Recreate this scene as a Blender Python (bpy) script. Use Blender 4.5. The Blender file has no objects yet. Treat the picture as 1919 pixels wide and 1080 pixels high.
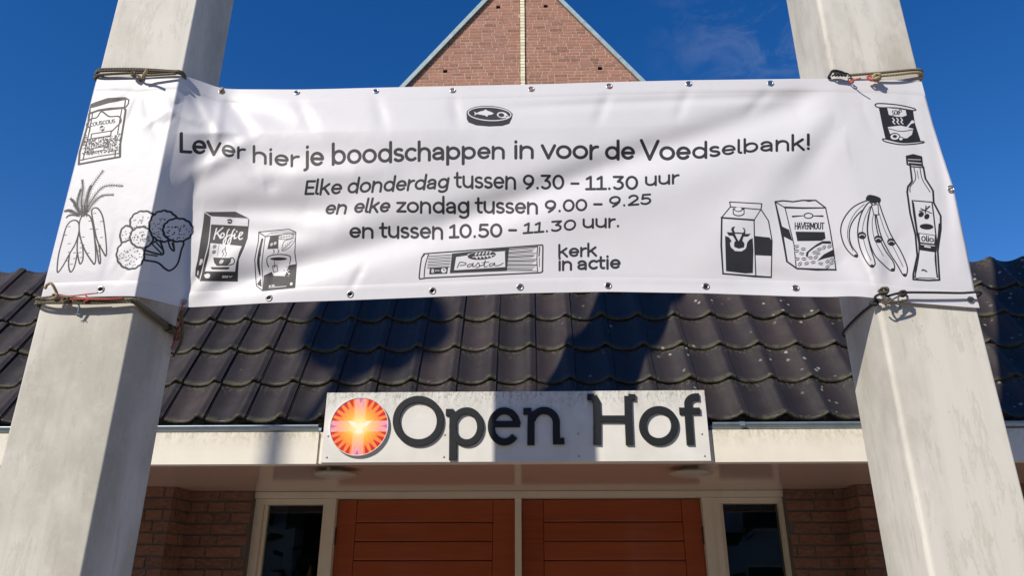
import bpy, bmesh, math, random
import numpy as np
from mathutils import Vector, Matrix

# ------------------------------------------------------------------ camera
sc = bpy.context.scene
PITCH = math.radians(22); PSI = math.radians(1.6); CZ = 1.6; FPX = 1400.0
cam_d = bpy.data.cameras.new('camera'); cam = bpy.data.objects.new('camera', cam_d)
sc.collection.objects.link(cam); sc.camera = cam
cam.location = (0, 0, CZ); cam.rotation_euler = (math.radians(90) + PITCH, 0, PSI)
cam_d.sensor_width = 36; cam_d.lens = 36 * FPX / 1919.0
cam_d.clip_start = .05; cam_d.clip_end = 2000

# ------------------------------------------------------------------ sky, sun, exposure
SUN_EL = math.radians(35); SUN_AZ = math.radians(41.5)     # the sun stands behind the photographer's left shoulder
SUNV = Vector((-math.sin(SUN_AZ) * math.cos(SUN_EL), -math.cos(SUN_AZ) * math.cos(SUN_EL), math.sin(SUN_EL)))
wd = bpy.data.worlds.new('World'); sc.world = wd; wd.use_nodes = True
nt = wd.node_tree; bgn = nt.nodes['Background']
sky = nt.nodes.new('ShaderNodeTexSky'); sky.sky_type = 'NISHITA'; sky.sun_disc = False
sky.sun_elevation = SUN_EL; sky.sun_rotation = math.radians(180 + 41.5)
sky.air_density = 1.0; sky.dust_density = 0.15; sky.ozone_density = 2.6; sky.altitude = 0
hs = nt.nodes.new('ShaderNodeHueSaturation'); hs.inputs['Saturation'].default_value = 1.38; hs.inputs['Value'].default_value = 1.42; hs.inputs['Hue'].default_value = .513
nt.links.new(sky.outputs[0], hs.inputs['Color'])
tcw = nt.nodes.new('ShaderNodeTexCoord')
mpw = nt.nodes.new('ShaderNodeMapping'); mpw.inputs['Scale'].default_value = (5, 5, 9)
nzw = nt.nodes.new('ShaderNodeTexNoise'); nzw.inputs['Scale'].default_value = 2.6; nzw.inputs['Detail'].default_value = 9
nzw.inputs['Roughness'].default_value = .66; nzw.inputs['Distortion'].default_value = .6
rpw = nt.nodes.new('ShaderNodeValToRGB'); rpw.color_ramp.elements[0].position = .44; rpw.color_ramp.elements[1].position = .80
wdir = nt.nodes.new('ShaderNodeVectorMath'); wdir.operation = 'DISTANCE'      # a thin wisp of cloud in one part of the sky
wdir.inputs[1].default_value = (.284, .722, .631)
wr = nt.nodes.new('ShaderNodeMapRange'); wr.inputs['From Min'].default_value = .15; wr.inputs['From Max'].default_value = .0; wr.inputs['To Max'].default_value = .24
wm = nt.nodes.new('ShaderNodeMath'); wm.operation = 'MULTIPLY'
mxw = nt.nodes.new('ShaderNodeMixRGB'); mxw.inputs[2].default_value = (6.5, 6.9, 7.6, 1)
nt.links.new(tcw.outputs['Generated'], mpw.inputs[0]); nt.links.new(mpw.outputs[0], nzw.inputs[0]); nt.links.new(tcw.outputs['Generated'], wdir.inputs[0])
nt.links.new(wdir.outputs['Value'], wr.inputs['Value']); nt.links.new(nzw.outputs[0], rpw.inputs[0]); nt.links.new(rpw.outputs[0], wm.inputs[0]); nt.links.new(wr.outputs[0], wm.inputs[1])
nt.links.new(wm.outputs[0], mxw.inputs[0])
nt.links.new(hs.outputs[0], mxw.inputs[1]); nt.links.new(mxw.outputs[0], bgn.inputs[0])
bgn.inputs[1].default_value = 0.085
sd = bpy.data.lights.new('sun', 'SUN'); sd.energy = 4.6; sd.angle = math.radians(.53); sd.color = (1, .93, .82)
so = bpy.data.objects.new('sun', sd); sc.collection.objects.link(so)
so.rotation_euler = SUNV.to_track_quat('Z', 'Y').to_euler(); so.location = (-6, -6, 9)
sc.view_settings.view_transform = 'Standard'; sc.view_settings.look = 'None'
sc.view_settings.exposure = 0.06; sc.view_settings.gamma = 1; sc.view_settings.use_curve_mapping = False
sc.cycles.max_bounces = 8

# ------------------------------------------------------------------ helpers
rnd = random.Random(7)
def ray(x, y):
    u = (x - 960) / FPX; v = (540 - y) / FPX
    a = math.cos(PITCH) - v * math.sin(PITCH); z = math.sin(PITCH) + v * math.cos(PITCH)
    return (u * math.cos(PSI) - a * math.sin(PSI), u * math.sin(PSI) + a * math.cos(PSI), z)
def atY(x, y, Y):            # where a sight line measured in the photograph meets a wall plane at distance Y
    d = ray(x, y); t = Y / d[1]; return (d[0] * t, d[2] * t + CZ)
def AB(x, y):
    d = ray(x, y); return d[0] / d[1], d[2] / d[1]

def link(name, me, mat=None, parent=None):
    o = bpy.data.objects.new(name, me); sc.collection.objects.link(o)
    if mat is not None and not me.materials: me.materials.append(mat)
    if parent is not None: o.parent = parent
    return o
class MB:
    def __init__(s): s.v = []; s.f = []; s.m = []; s.sm = []
    def add(s, vs, fs, mi=0, smooth=False):
        n = len(s.v); s.v += [tuple(p) for p in vs]
        for f in fs: s.f.append([n + i for i in f]); s.m.append(mi); s.sm.append(smooth)
    def box(s, x0, x1, y0, y1, z0, z1, mi=0):
        s.add([(x0,y0,z0),(x1,y0,z0),(x1,y1,z0),(x0,y1,z0),(x0,y0,z1),(x1,y0,z1),(x1,y1,z1),(x0,y1,z1)],
              [(3,2,1,0),(4,5,6,7),(0,1,5,4),(1,2,6,5),(2,3,7,6),(3,0,4,7)], mi)
    def tube(s, pts, r, n=8, caps=True, mi=0, squash=1.0):
        pts = [Vector(p) for p in pts]; rr = r if isinstance(r, (list, tuple)) else [r] * len(pts); rr = list(rr) + [rr[-1]] * (len(pts) - len(rr))
        rings = []; up = Vector((.13, .31, .94)).normalized()
        for i, p in enumerate(pts):
            t = (pts[min(i+1, len(pts)-1)] - pts[max(i-1, 0)])
            if t.length < 1e-9: t = Vector((0, 0, 1))
            t.normalize(); a = up - t * up.dot(t)
            if a.length < 1e-3: a = Vector((1, 0, 0)) - t * t.x
            a.normalize(); b = t.cross(a); up = a
            rings.append([p + (a * math.cos(2*math.pi*k/n) + b * math.sin(2*math.pi*k/n)) * rr[i] for k in range(n)])
        vs = [q for R in rings for q in R]; fs = []
        for i in range(len(rings)-1):
            for k in range(n):
                fs.append((i*n+k, i*n+(k+1) % n, (i+1)*n+(k+1) % n, (i+1)*n+k))
        if caps: fs.append(tuple(range(n-1, -1, -1))); fs.append(tuple(range((len(rings)-1)*n, len(rings)*n)))
        s.add(vs, fs, mi, True)
    def lathe(s, prof, n=24, c=(0,0,0), axis='Z', mi=0):
        vs = []; fs = []
        for r, h in prof:
            for k in range(n):
                a = 2*math.pi*k/n
                if axis == 'Z': vs.append((c[0]+r*math.cos(a), c[1]+r*math.sin(a), c[2]+h))
                else: vs.append((c[0]+r*math.cos(a), c[1]+h, c[2]+r*math.sin(a)))
        for i in range(len(prof)-1):
            for k in range(n): fs.append((i*n+k, i*n+(k+1) % n, (i+1)*n+(k+1) % n, (i+1)*n+k))
        s.add(vs, fs, mi, True)
    def mesh(s, name, mats=()):
        me = bpy.data.meshes.new(name); me.from_pydata(s.v, [], s.f)
        for m in mats: me.materials.append(m)
        me.polygons.foreach_set('material_index', s.m); me.polygons.foreach_set('use_smooth', s.sm); me.update()
        return me
    def build(s, name, mat, parent=None):
        mats = mat if isinstance(mat, (list, tuple)) else [mat]
        return link(name, s.mesh(name, mats), None, parent)
def boxobj(name, mat, parent, *b):
    m = MB(); m.box(*b); return m.build(name, mat, parent)
def bevelbox(name, mat, parent, x0, x1, y0, y1, z0, z1, w=.004, seg=2):
    bm = bmesh.new(); bmesh.ops.create_cube(bm, size=1)
    for v in bm.verts:
        v.co = Vector(((x0+x1)/2+v.co.x*(x1-x0), (y0+y1)/2+v.co.y*(y1-y0), (z0+z1)/2+v.co.z*(z1-z0)))
    bmesh.ops.bevel(bm, geom=list(bm.edges), offset=w, segments=seg, affect='EDGES', profile=.5)
    me = bpy.data.meshes.new(name); bm.to_mesh(me); bm.free(); return link(name, me, mat, parent)
def empty(name, loc, label=None, cat=None, group=None):
    o = bpy.data.objects.new(name, None); sc.collection.objects.link(o); o.location = loc; o.empty_display_size = .2
    tag(o, label, cat, group); return o
def tag(o, label=None, cat=None, group=None, kind=None):
    if label: o['label'] = label
    if cat: o['category'] = cat
    if group: o['group'] = group
    if kind: o['kind'] = kind
    return o

# ------------------------------------------------------------------ materials
class M:
    def __init__(s, name):
        s.mat = bpy.data.materials.new(name); s.mat.use_nodes = True; s.t = s.mat.node_tree
        s.p = s.t.nodes['Principled BSDF']; s.tc = None
    def n(s, t, **k):
        o = s.t.nodes.new('ShaderNode' + t)
        for a, b in k.items(): setattr(o, a, b)
        return o
    def L(s, a, b): s.t.links.new(a, b)
    def co(s, kind='pos', scale=(1, 1, 1), loc=(0, 0, 0)):
        if kind == 'pos': out = s.n('NewGeometry').outputs['Position']
        else: out = s.n('TexCoord').outputs[kind]
        mp = s.n('Mapping'); mp.inputs['Scale'].default_value = scale; mp.inputs['Location'].default_value = loc
        s.L(out, mp.inputs[0]); return mp.outputs[0]
    def noise(s, co, scale, detail=4, rough=.55):
        o = s.n('TexNoise'); o.inputs['Scale'].default_value = scale; o.inputs['Detail'].default_value = detail
        o.inputs['Roughness'].default_value = rough; s.L(co, o.inputs['Vector']); return o.outputs[0]
    def ramp(s, v, stops):
        o = s.n('ValToRGB'); e = o.color_ramp.elements
        while len(e) < len(stops): e.new(.5)
        for q, (p, c) in zip(e, stops):
            q.position = p; q.color = (*c, 1) if isinstance(c, (tuple, list)) else (c, c, c, 1)
        s.L(v, o.inputs[0]); return o.outputs[0]
    def mix(s, f, a, b, mode='MIX'):
        o = s.n('MixRGB', blend_type=mode)
        for i, q in enumerate((f, a, b)):
            if isinstance(q, (int, float)): o.inputs[i].default_value = q if i == 0 else (q, q, q, 1)
            elif isinstance(q, (tuple, list)): o.inputs[i].default_value = (*q, 1)
            else: s.L(q, o.inputs[i])
        return o.outputs[0]
    def math(s, op, a, b=0.0, clamp=False):
        o = s.n('Math', operation=op); o.use_clamp = clamp
        for i, q in enumerate((a, b)):
            if isinstance(q, (int, float)): o.inputs[i].default_value = q
            else: s.L(q, o.inputs[i])
        return o.outputs[0]
    def col(s, c):
        if isinstance(c, (tuple, list)): s.p.inputs['Base Color'].default_value = (*c, 1)
        else: s.L(c, s.p.inputs['Base Color'])
    def rough(s, r):
        if isinstance(r, (int, float)): s.p.inputs['Roughness'].default_value = r
        else: s.L(r, s.p.inputs['Roughness'])
    def bump(s, h, st=.3, dist=.01):
        o = s.n('Bump'); o.inputs['Strength'].default_value = st; o.inputs['Distance'].default_value = dist
        s.L(h, o.inputs['Height']); s.L(o.outputs[0], s.p.inputs['Normal'])
    def rand(s): return s.n('ObjectInfo').outputs['Random']
def simple(name, c, r=.6, var=.12, sc_=20, metal=0, coat=0, spec=.5):
    m = M(name); co = m.co(); nz = m.noise(co, sc_, 5)
    m.col(m.mix(1.0, c, m.ramp(nz, [(.3, 1-var), (.7, 1+var*.4)]), 'MULTIPLY')); m.rough(r)
    m.p.inputs['Metallic'].default_value = metal; m.p.inputs['Coat Weight'].default_value = coat
    m.p.inputs['Specular IOR Level'].default_value = spec
    m.bump(m.noise(co, sc_*8, 3), .12, .002); return m.mat

def m_concrete():
    m = M('painted_concrete'); co = m.co(); big = m.noise(m.co('pos', (1, 1, .55)), 3.2, 6, .62)
    base = m.mix(m.ramp(big, [(.40, 0), (.60, 1)]), (.45, .422, .355), (.64, .612, .54))
    st = m.noise(m.co('pos', (26, 26, 1.3)), 1.0, 4, .6)
    base = m.mix(m.ramp(st, [(.50, 0), (.76, .26)]), base, (.37, .350, .29))
    sm = m.noise(co, 55, 5, .7); base = m.mix(m.ramp(sm, [(.6, 0), (.8, .35)]), base, (.66, .65, .60))
    pit = m.n('TexVoronoi'); pit.inputs['Scale'].default_value = 34; m.L(co, pit.inputs['Vector'])
    pm = m.ramp(pit.outputs['Distance'], [(.035, 1), (.06, 0)]); rr = m.noise(co, 9, 2)
    pm = m.math('MULTIPLY', pm, m.ramp(rr, [(.55, 0), (.62, 1)]))
    base = m.mix(pm, base, (.16, .14, .11)); sc2 = m.noise(m.co('pos', (5, 5, 1.0), (3, 1, 0)), 4.5, 7, .72); base = m.mix(m.ramp(sc2, [(.56, 0), (.60, .35), (.66, 0)]), base, (.36, .335, .27))
    fl = m.noise(m.co('pos', (1, 1, 1), (7, 3, 1)), 18, 6, .75); base = m.mix(m.ramp(fl, [(.50, 0), (.75, .35)]), base, (.66, .64, .58))
    m.col(base); m.rough(.72)
    h = m.math('ADD', m.math('MULTIPLY', big, .6), m.math('MULTIPLY', m.noise(co, 90, 4, .6), .12))
    m.bump(m.math('SUBTRACT', h, pm), .35, .006); return m.mat
def m_tile():
    m = M('glazed_roof_tile'); co = m.co(); r = m.rand()
    base = m.mix(r, (.021, .0165, .014), (.048, .034, .029))
    base = m.mix(m.ramp(m.noise(co, 7, 5, .6), [(.4, 0), (.75, .7)]), base, (.030, .027, .027))
    ob = m.n('TexCoord').outputs['Object']; sx = m.n('SeparateXYZ'); m.L(ob, sx.inputs[0])
    edge = m.ramp(sx.outputs[1], [(0.0, 1), (.035, .0)])
    mo = m.math('MULTIPLY', edge, m.ramp(m.noise(co, 15, 6, .7), [(.44, .05), (.60, 1)]))
    base = m.mix(m.math('MULTIPLY', mo, .75), base, (.10, .100, .050))
    up = m.ramp(sx.outputs[1], [(.19, 0), (.262, 1)])
    base = m.mix(m.math('MULTIPLY', up, m.ramp(m.noise(co, 60, 3), [(.5, 0), (.7, .8)])), base, (.10, .095, .07))
    base = m.mix(m.ramp(m.noise(m.co('pos', (1, 1, 1), (4, 1, 2)), 260, 2), [(.66, 0), (.74, .5)]), base, (.13, .12, .11))
    sp = m.n('TexVoronoi'); sp.inputs['Scale'].default_value = 17
    wob = m.n('TexNoise'); wob.inputs['Scale'].default_value = 90; m.L(co, wob.inputs['Vector'])
    add = m.n('VectorMath', operation='MULTIPLY_ADD'); m.L(wob.outputs['Color'], add.inputs[0]); add.inputs[1].default_value = (.016,)*3; m.L(co, add.inputs[2])
    m.L(add.outputs[0], sp.inputs['Vector'])
    lich = m.ramp(sp.outputs['Distance'], [(.14, 1), (.19, 0)])
    xs = m.n('SeparateXYZ'); m.L(co, xs.inputs[0])
    dens = m.math('ADD', m.math('MULTIPLY', xs.outputs[0], .055), m.noise(co, 3.1, 3))
    lich = m.math('MULTIPLY', lich, m.ramp(dens, [(.585, 0), (.68, .85)]))
    base = m.mix(lich, base, (.34, .32, .27)); m.col(base)
    m.rough(m.ramp(m.noise(co, 13, 5, .65), [(.3, .27), (.7, .46)]))
    m.L(m.math('ADD', m.ramp(m.noise(co, 13, 5, .65), [(.3, .38), (.7, .54)]), m.math('MULTIPLY', m.math('ADD', lich, mo), .4)), m.p.inputs['Roughness'])
    h = m.math('ADD', m.math('MULTIPLY', m.math('ADD', mo, lich), .8), m.math('MULTIPLY', m.noise(co, 70, 4), .25))
    m.p.inputs['Specular IOR Level'].default_value = .40
    m.bump(h, .3, .004); return m.mat
def m_brick(name, a, b, c, dark=1.0):
    m = M(name); co = m.co(); r = m.rand(); geo = m.n('NewGeometry'); ri = geo.outputs['Random Per Island']
    rr = m.math('FRACT', m.math('ADD', r, ri))
    base = m.ramp(rr, [(0, a), (.45, b), (.8, c), (1, tuple(x*.62 for x in a))])
    base = m.mix(m.ramp(m.noise(m.co('pos', (1, 1, 2.2)), 26, 6, .7), [(.38, 0), (.7, .6)]), base, tuple(min(1, x*1.45+.03) for x in b))
    base = m.mix(m.ramp(m.noise(m.co('pos', (.6, 1, 3)), 17, 4, .6), [(.60, 0), (.72, .65)]), base, tuple(x*.38 for x in a))
    m.col(base); m.rough(.86); m.bump(m.noise(co, 60, 6, .7), .5, .006); return m.mat
def m_mortar(c):
    m = M('mortar'); co = m.co(); m.col(m.mix(m.noise(co, 30, 5), tuple(x*.7 for x in c), tuple(x*1.15 for x in c))); m.rough(.95)
    m.bump(m.noise(co, 220, 3), .4, .003); return m.mat
def m_streak(name, base, dirt, green, r=.45, top=0.0, topw=.1, amt=.3, spec=.4):
    m = M(name); co = m.co()
    st = m.noise(m.co('pos', (34, 8, 1.2)), 1.0, 5, .65); big = m.noise(co, 5, 5, .6)
    b = m.mix(m.ramp(big, [(.35, 0), (.7, amt)]), base, dirt)
    zz = m.n('SeparateXYZ'); m.L(co, zz.inputs[0])
    tp = m.math('DIVIDE', m.math('SUBTRACT', zz.outputs[2], top - topw), topw, True)
    b = m.mix(m.math('MULTIPLY', tp, m.ramp(st, [(.44, 0), (.66, .62)])), b, dirt)
    sp = m.noise(m.co('pos', (1, 1, .6)), 60, 6, .75)
    b = m.mix(m.math('MULTIPLY', m.math('POWER', tp, 1.6), m.ramp(sp, [(.48, 0), (.62, .95)])), b, green)
    b = m.mix(m.ramp(m.noise(co, 130, 3), [(.7, 0), (.78, .4)]), b, dirt)
    m.col(b); m.rough(r); m.p.inputs['Specular IOR Level'].default_value = spec
    m.bump(m.noise(co, 14, 3), .05, .01); return m.mat
def m_wood():
    m = M('varnished_mahogany'); co = m.co('pos', (1.2, 1, 26)); nz = m.noise(co, 3, 6, .6); r = m.rand()
    b = m.mix(m.ramp(nz, [(.3, 0), (.7, 1)]), (.21, .038, .010), (.34, .072, .018)); b = m.mix(m.math('MULTIPLY', r, .4), b, (.46, .110, .028))
    m.col(b); m.rough(.30); m.p.inputs['Coat Weight'].default_value = .35; m.p.inputs['Specular IOR Level'].default_value = .4; m.p.inputs['Coat Roughness'].default_value = .08
    m.bump(nz, .06, .002); return m.mat
MAT = {}
MAT['concrete'] = m_concrete(); MAT['tile'] = m_tile()
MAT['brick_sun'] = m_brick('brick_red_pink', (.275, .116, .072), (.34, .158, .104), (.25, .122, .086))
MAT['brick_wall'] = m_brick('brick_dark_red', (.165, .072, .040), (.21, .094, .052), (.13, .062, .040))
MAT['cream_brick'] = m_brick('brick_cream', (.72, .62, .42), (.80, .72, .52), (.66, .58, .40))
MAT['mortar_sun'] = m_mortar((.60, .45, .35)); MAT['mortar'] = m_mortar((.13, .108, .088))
MAT['fascia'] = m_streak('cream_fascia', (.80, .75, .635), (.60, .54, .42), (.52, .47, .32), .5, 2.31, .09, .35)
MAT['sign'] = m_streak('sign_panel', (.76, .74, .69), (.48, .47, .42), (.20, .20, .09), .38, 2.52, .15, .42)
MAT['frame'] = simple('cream_frame_paint', (.74, .64, .48), .38, .06, 9)
MAT['soffit'] = simple('soffit_panel', (.54, .385, .30), .13, .05, 3)
MAT['wood'] = m_wood(); MAT['zinc'] = simple('zinc', (.34, .41, .46), .36, .2, 12, .55)
MAT['zinc_coping'] = simple('weathered_zinc', (.34, .42, .43), .6, .2, 9, .1)
MAT['letter'] = simple('anthracite_letter', (.017, .019, .021), .5, .15, 30, spec=.3)
MAT['steel'] = simple('screw_steel', (.45, .44, .42), .35, .2, 60, .8)
MAT['dark'] = simple('dark_metal', (.03, .028, .025), .5, .2, 30)
MAT['grommet'] = simple('nickel_eyelet', (.50, .47, .43), .28, .2, 80, .9)
MAT['interior'] = simple('dark_interior', (.05, .055, .065), .9, .2, 2)
MAT['lampw'] = simple('lamp_opal', (.42, .36, .28), .35, .05, 8)
MAT['tree'] = simple('hedge_leaf', (.05, .075, .025), .7, .4, 3)
MAT['asph'] = simple('street_lamp_paint', (.1, .12, .12), .5, .2, 10)
def m_rope(name, a, b, sc_=420):
    m = M(name); co = m.co(); w = m.n('TexWave', wave_type='BANDS', bands_direction='DIAGONAL'); w.inputs['Scale'].default_value = sc_/6
    w.inputs['Distortion'].default_value = 2; m.L(co, w.inputs['Vector'])
    m.col(m.mix(w.outputs[1], a, b)); m.rough(.9); m.bump(w.outputs[1], .6, .002); return m.mat
MAT['rope'] = m_rope('khaki_rope', (.12, .10, .065), (.26, .22, .14)); MAT['rope_dk'] = m_rope('brown_rope', (.07, .058, .04), (.16, .13, .085))
MAT['rope_red'] = m_rope('red_cord', (.45, .05, .04), (.60, .12, .09)); MAT['rope_blk'] = m_rope('black_cord', (.012, .012, .013), (.04, .04, .045))
MAT['rope_tan'] = m_rope('tan_rope', (.30, .23, .13), (.48, .38, .23)); MAT['rope_blue'] = m_rope('frayed_cord', (.16, .22, .26), (.30, .36, .38))
def m_ground():
    m = M('grey_pavers'); co = m.co(); b = m.n('TexBrick'); b.inputs['Scale'].default_value = 3.3; b.inputs['Color1'].default_value = (.34, .30, .25, 1)
    b.inputs['Color2'].default_value = (.42, .38, .33, 1); b.inputs['Mortar'].default_value = (.2, .18, .16, 1); m.L(co, b.inputs['Vector'])
    m.col(m.mix(.5, b.outputs[0], m.mix(1.0, b.outputs[0], m.ramp(m.noise(co, 3, 5), [(.3, .8), (.7, 1)]), 'MULTIPLY'))); m.rough(.9); return m.mat
def m_glass():
    m = M('window_glass'); m.p.inputs['Base Color'].default_value = (.55, .62, .62, 1); m.p.inputs['Transmission Weight'].default_value = 1
    m.p.inputs['Roughness'].default_value = .0; m.p.inputs['IOR'].default_value = 1.5; return m.mat
MAT['glass'] = m_glass()
# ------------------------------------------------------------------ setting
g = MB(); g.add([(-150, -150, 0), (150, -150, 0), (150, 150, 0), (-150, 150, 0)], [(0, 1, 2, 3)])
tag(g.build('pavement', m_ground()), kind='structure')

# ------------------------------------------------------------------ church hall building
bld = empty('church_hall', (-.1, 4.8, 0), 'low brick church hall with dark pantile roof, cream fascia and mahogany double doors', 'building')
def P0(o): o.matrix_parent_inverse = bld.matrix_basis.inverted(); return o
BO = Vector((-.1, 4.8, 0))
def child(o, par):            # keep world placement under a parent empty
    o.parent = par; o.matrix_parent_inverse = Matrix.Translation(-Vector(par['_o'])) ; return o
bld['_o'] = tuple(BO)

def brick_panel(par, wallname, x0, x1, z0, z1, yf, mat_b, mat_m, ch=.066, bl=.222, face='front', zi=None, cnt=None, seed=1):
    """mortar slab plus single bricks proud of it; face front = towards -Y, side = towards +-X"""
    rr = random.Random(seed)
    w = MB()
    if face == 'front': w.box(x0, x1, yf + .005, yf + .10, z0, z1)
    else:
        s = face; w.box(*( (yf - .1, yf - .005) if s > 0 else (yf + .005, yf + .1)), x0, x1, z0, z1)
    wall = w.build(wallname, mat_m, par)
    stuff = MB(); k = int(math.floor(z0 / ch)); j = .010
    protos = {}
    while k * ch < z1:
        za = max(z0, k * ch + .002); zb = min(z1 - .001, (k + 1) * ch - j); x = x0 - rr.uniform(.0, bl); k += 1
        if zb - za < .012: continue
        while x < x1:
            L = bl if rr.random() < .72 else bl * .48
            a = max(x0 + .001, x); b = min(x1 - .001, x + L - j); x += L
            if b - a < .02: continue
            pr = rr.uniform(-.0015, .003)
            if face == 'front': bx = (a, b, yf - pr, yf + .03, za, zb)
            else:
                bx = ((yf - .03, yf + pr) if face > 0 else (yf - pr, yf + .03)) + (a, b, za, zb)
            if zi is not None and zb > zi:
                o = MB(); c = Vector(((bx[0]+bx[1])/2, (bx[2]+bx[3])/2, (bx[4]+bx[5])/2)); key = tuple(round(t, 3) for t in (bx[1]-bx[0], bx[3]-bx[2], bx[5]-bx[4]))
                if key not in protos:
                    o.box(-key[0]/2, key[0]/2, -key[1]/2, key[1]/2, -key[2]/2, key[2]/2); protos[key] = o.mesh('brick', [mat_b])
                ob = link('brick', protos[key], None, wall); ob.location = c
            else: stuff.box(*bx)
    if stuff.v: tag(stuff.build('brick_courses', mat_b, wall), kind='stuff')
    return wall

ZS = 2.171                      # soffit height
YW, YP = 4.76, 4.54             # wall planes
XL, XR = -1.752, 1.540          # outer edges of the door frame
W = []
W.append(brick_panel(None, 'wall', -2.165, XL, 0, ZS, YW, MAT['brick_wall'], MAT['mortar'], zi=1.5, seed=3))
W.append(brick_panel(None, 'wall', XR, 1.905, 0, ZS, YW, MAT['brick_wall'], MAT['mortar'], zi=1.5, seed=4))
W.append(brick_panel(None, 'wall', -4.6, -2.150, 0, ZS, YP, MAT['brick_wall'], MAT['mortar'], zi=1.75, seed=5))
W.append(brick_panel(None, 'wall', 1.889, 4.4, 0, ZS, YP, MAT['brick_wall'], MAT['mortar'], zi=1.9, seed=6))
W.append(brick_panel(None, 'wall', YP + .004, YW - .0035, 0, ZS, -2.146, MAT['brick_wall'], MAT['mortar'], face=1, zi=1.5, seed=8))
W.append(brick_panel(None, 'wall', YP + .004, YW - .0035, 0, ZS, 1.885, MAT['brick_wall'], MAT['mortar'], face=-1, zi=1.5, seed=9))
for w in W: child(w, bld)
# joinery: frame posts, head, mullion
YD = 4.87
fr = MB()
def fb(x0, x1, z0, z1, y0=YD-.05, y1=YD+.06): fr.box(x0, x1, y0, y1, z0, z1)
fb(XL+.001, XR-.001, 2.131, ZS-.002, YD-.07); fb(-1.298, -1.240, 0, 2.130); fb(1.044, 1.100, 0, 2.130)
fb(-.1175, -.0765, 0, 2.130, YD-.03)
child(fr.build('door_frame', MAT['frame']), bld)
boxobj('soffit_backing', MAT['frame'], None, -.01, .01, 4.95, 4.97, 2.05, 2.06).parent = None
bpy.data.objects.remove(bpy.data.objects['soffit_backing'])
for (x0, x1) in ((XL+.001, -1.299), (1.101, XR-.001)):
    wf = MB(); y0, y1 = YD-.045, YD+.05
    wf.box(x0, x0+.05, y0, y1, 0, 2.129); wf.box(x1-.02, x1, y0, y1, 0, 2.129)
    wf.box(x0+.0505, x1-.0205, y0+.002, y1, 2.095, 2.129); wf.box(x0+.0505, x1-.0205, y0+.002, y1, 0, .3)
    xi0, xi1 = x0+.052, x1-.022
    wf.box(xi0, xi0+.022, YD-.02, YD+.03, .3, 2.094)
    f = child(wf.build('window', MAT['frame']), bld)
    boxobj('pane', MAT['glass'], f, xi0+.022, xi1, YD+.005, YD+.011, .301, 2.094)
# dark room behind the glass
rm = MB(); rm.box(-2.2, 2.0, 6.9, 7.0, 0, 2.3); rm.box(-2.3, -2.2, 4.99, 7.0, 0, 2.3); rm.box(2.0, 2.1, 4.99, 7.0, 0, 2.3); rm.box(-2.3, 2.1, 4.99, 7.0, 2.3, 2.35)
rm.box(-1.3, 1.1, 4.99, 5.0, 0, 2.3)
child(rm.build('interior', MAT['interior']), bld)
# doors
def door(x0, x1, p0, p1, hx):
    d = MB(); y0, y1 = YD+.004, YD+.05; d.box(x0, x1, y0+.022, y1, .02, 2.126)
    o = child(d.build('door', MAT['wood']), bld)
    bevelbox('stile', MAT['wood'], o, x0, p0-.001, y0, y0+.024, .02, 2.126, .003)
    bevelbox('stile', MAT['wood'], o, p1+.001, x1, y0, y0+.024, .02, 2.126, .003)
    zs = [2.126, 1.990, 1.877, 1.765, 1.652, 1.539, 1.426, 1.313, 1.2, 1.087, .974, .861, .748, .635, .522, .409, .296, .183, .02]
    for a, b in zip(zs[1:], zs[:-1]):
        bevelbox('plank', MAT['wood'], o, p0, p1, y0+.004, y0+.026, a+.003, b-(.003 if b < 2.12 else 0), .005)
    h = MB(); h.tube([(hx, y0-.008, 1.96), (hx, y0-.008, 1.855)], .010, 8); h.tube([(hx, y0-.008, 1.93), (hx, y0-.008, 1.925)], .0115, 8); h.tube([(hx, y0-.008, 1.89), (hx, y0-.008, 1.885)], .0115, 8)
    h.build('hinge', MAT['dark'], o)
    k = MB(); s = 1 if hx < 0 else -1; xx = (x1 - .06) if s > 0 else (x0 + .06)
    k.tube([(xx, y0, 1.05), (xx, y0-.05, 1.05), (xx - s*.12, y0-.05, 1.05)], .01, 8); k.build('handle', MAT['steel'], o)
    return o
door(-1.237, -.119, -1.118, -.256, -1.243); door(-.075, 1.041, .060, .925, 1.047)

# soffit, fascia, gutter
YFB = 3.668
sf = MB(); sf.box(-4.7, 4.5, YFB+.020, 4.98, ZS, ZS+.03); child(sf.build('soffit', MAT['soffit']), bld)
fa = MB()
fa.box(-4.7, -1.046, YFB-.040, YFB+.019, 2.1615, 2.316); fa.box(.866, 4.5, YFB-.040, YFB+.019, 2.1615, 2.316); fa.box(-1.044, .864, YFB-.030, YFB+.019, 2.164, 2.316)
child(fa.build('fascia', MAT['fascia']), bld)
def gutter(x0, x1):
    g = MB(); r = .030; yc, zc = YFB-.018, 2.344; n = 10; pr = []
    for i in range(n+1):
        a = math.pi + math.pi * i / n; pr.append((yc + r*math.cos(a), zc + r*math.sin(a)*.85))
    prof = [(yc - r - .004, zc + .006), (yc - r - .007, zc), (yc - r - .003, zc - .005)] + pr
    inn = [(y*1.0 + (yc-y)*.1, z + .003) for (y, z) in reversed(pr)]
    prof = prof + inn
    vs = [(x, y, z) for x in (x0, x1) for (y, z) in prof]; m = len(prof)
    g.add(vs, [(i, (i+1) % m, m + (i+1) % m, m + i) for i in range(m)], 0, True)
    return g
gl = gutter(-4.7, -1.05); gr = gutter(.868, 4.5)
child(gl.build('gutter', MAT['zinc']), bld); g2 = child(gr.build('gutter', MAT['zinc']), bld)
for xc in (1.01, ):
    j = MB(); j.box(xc-.012, xc+.012, YFB-.057, YFB-.020, 2.332, 2.352); j.build('gutter_joint', MAT['zinc'], g2)

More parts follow.
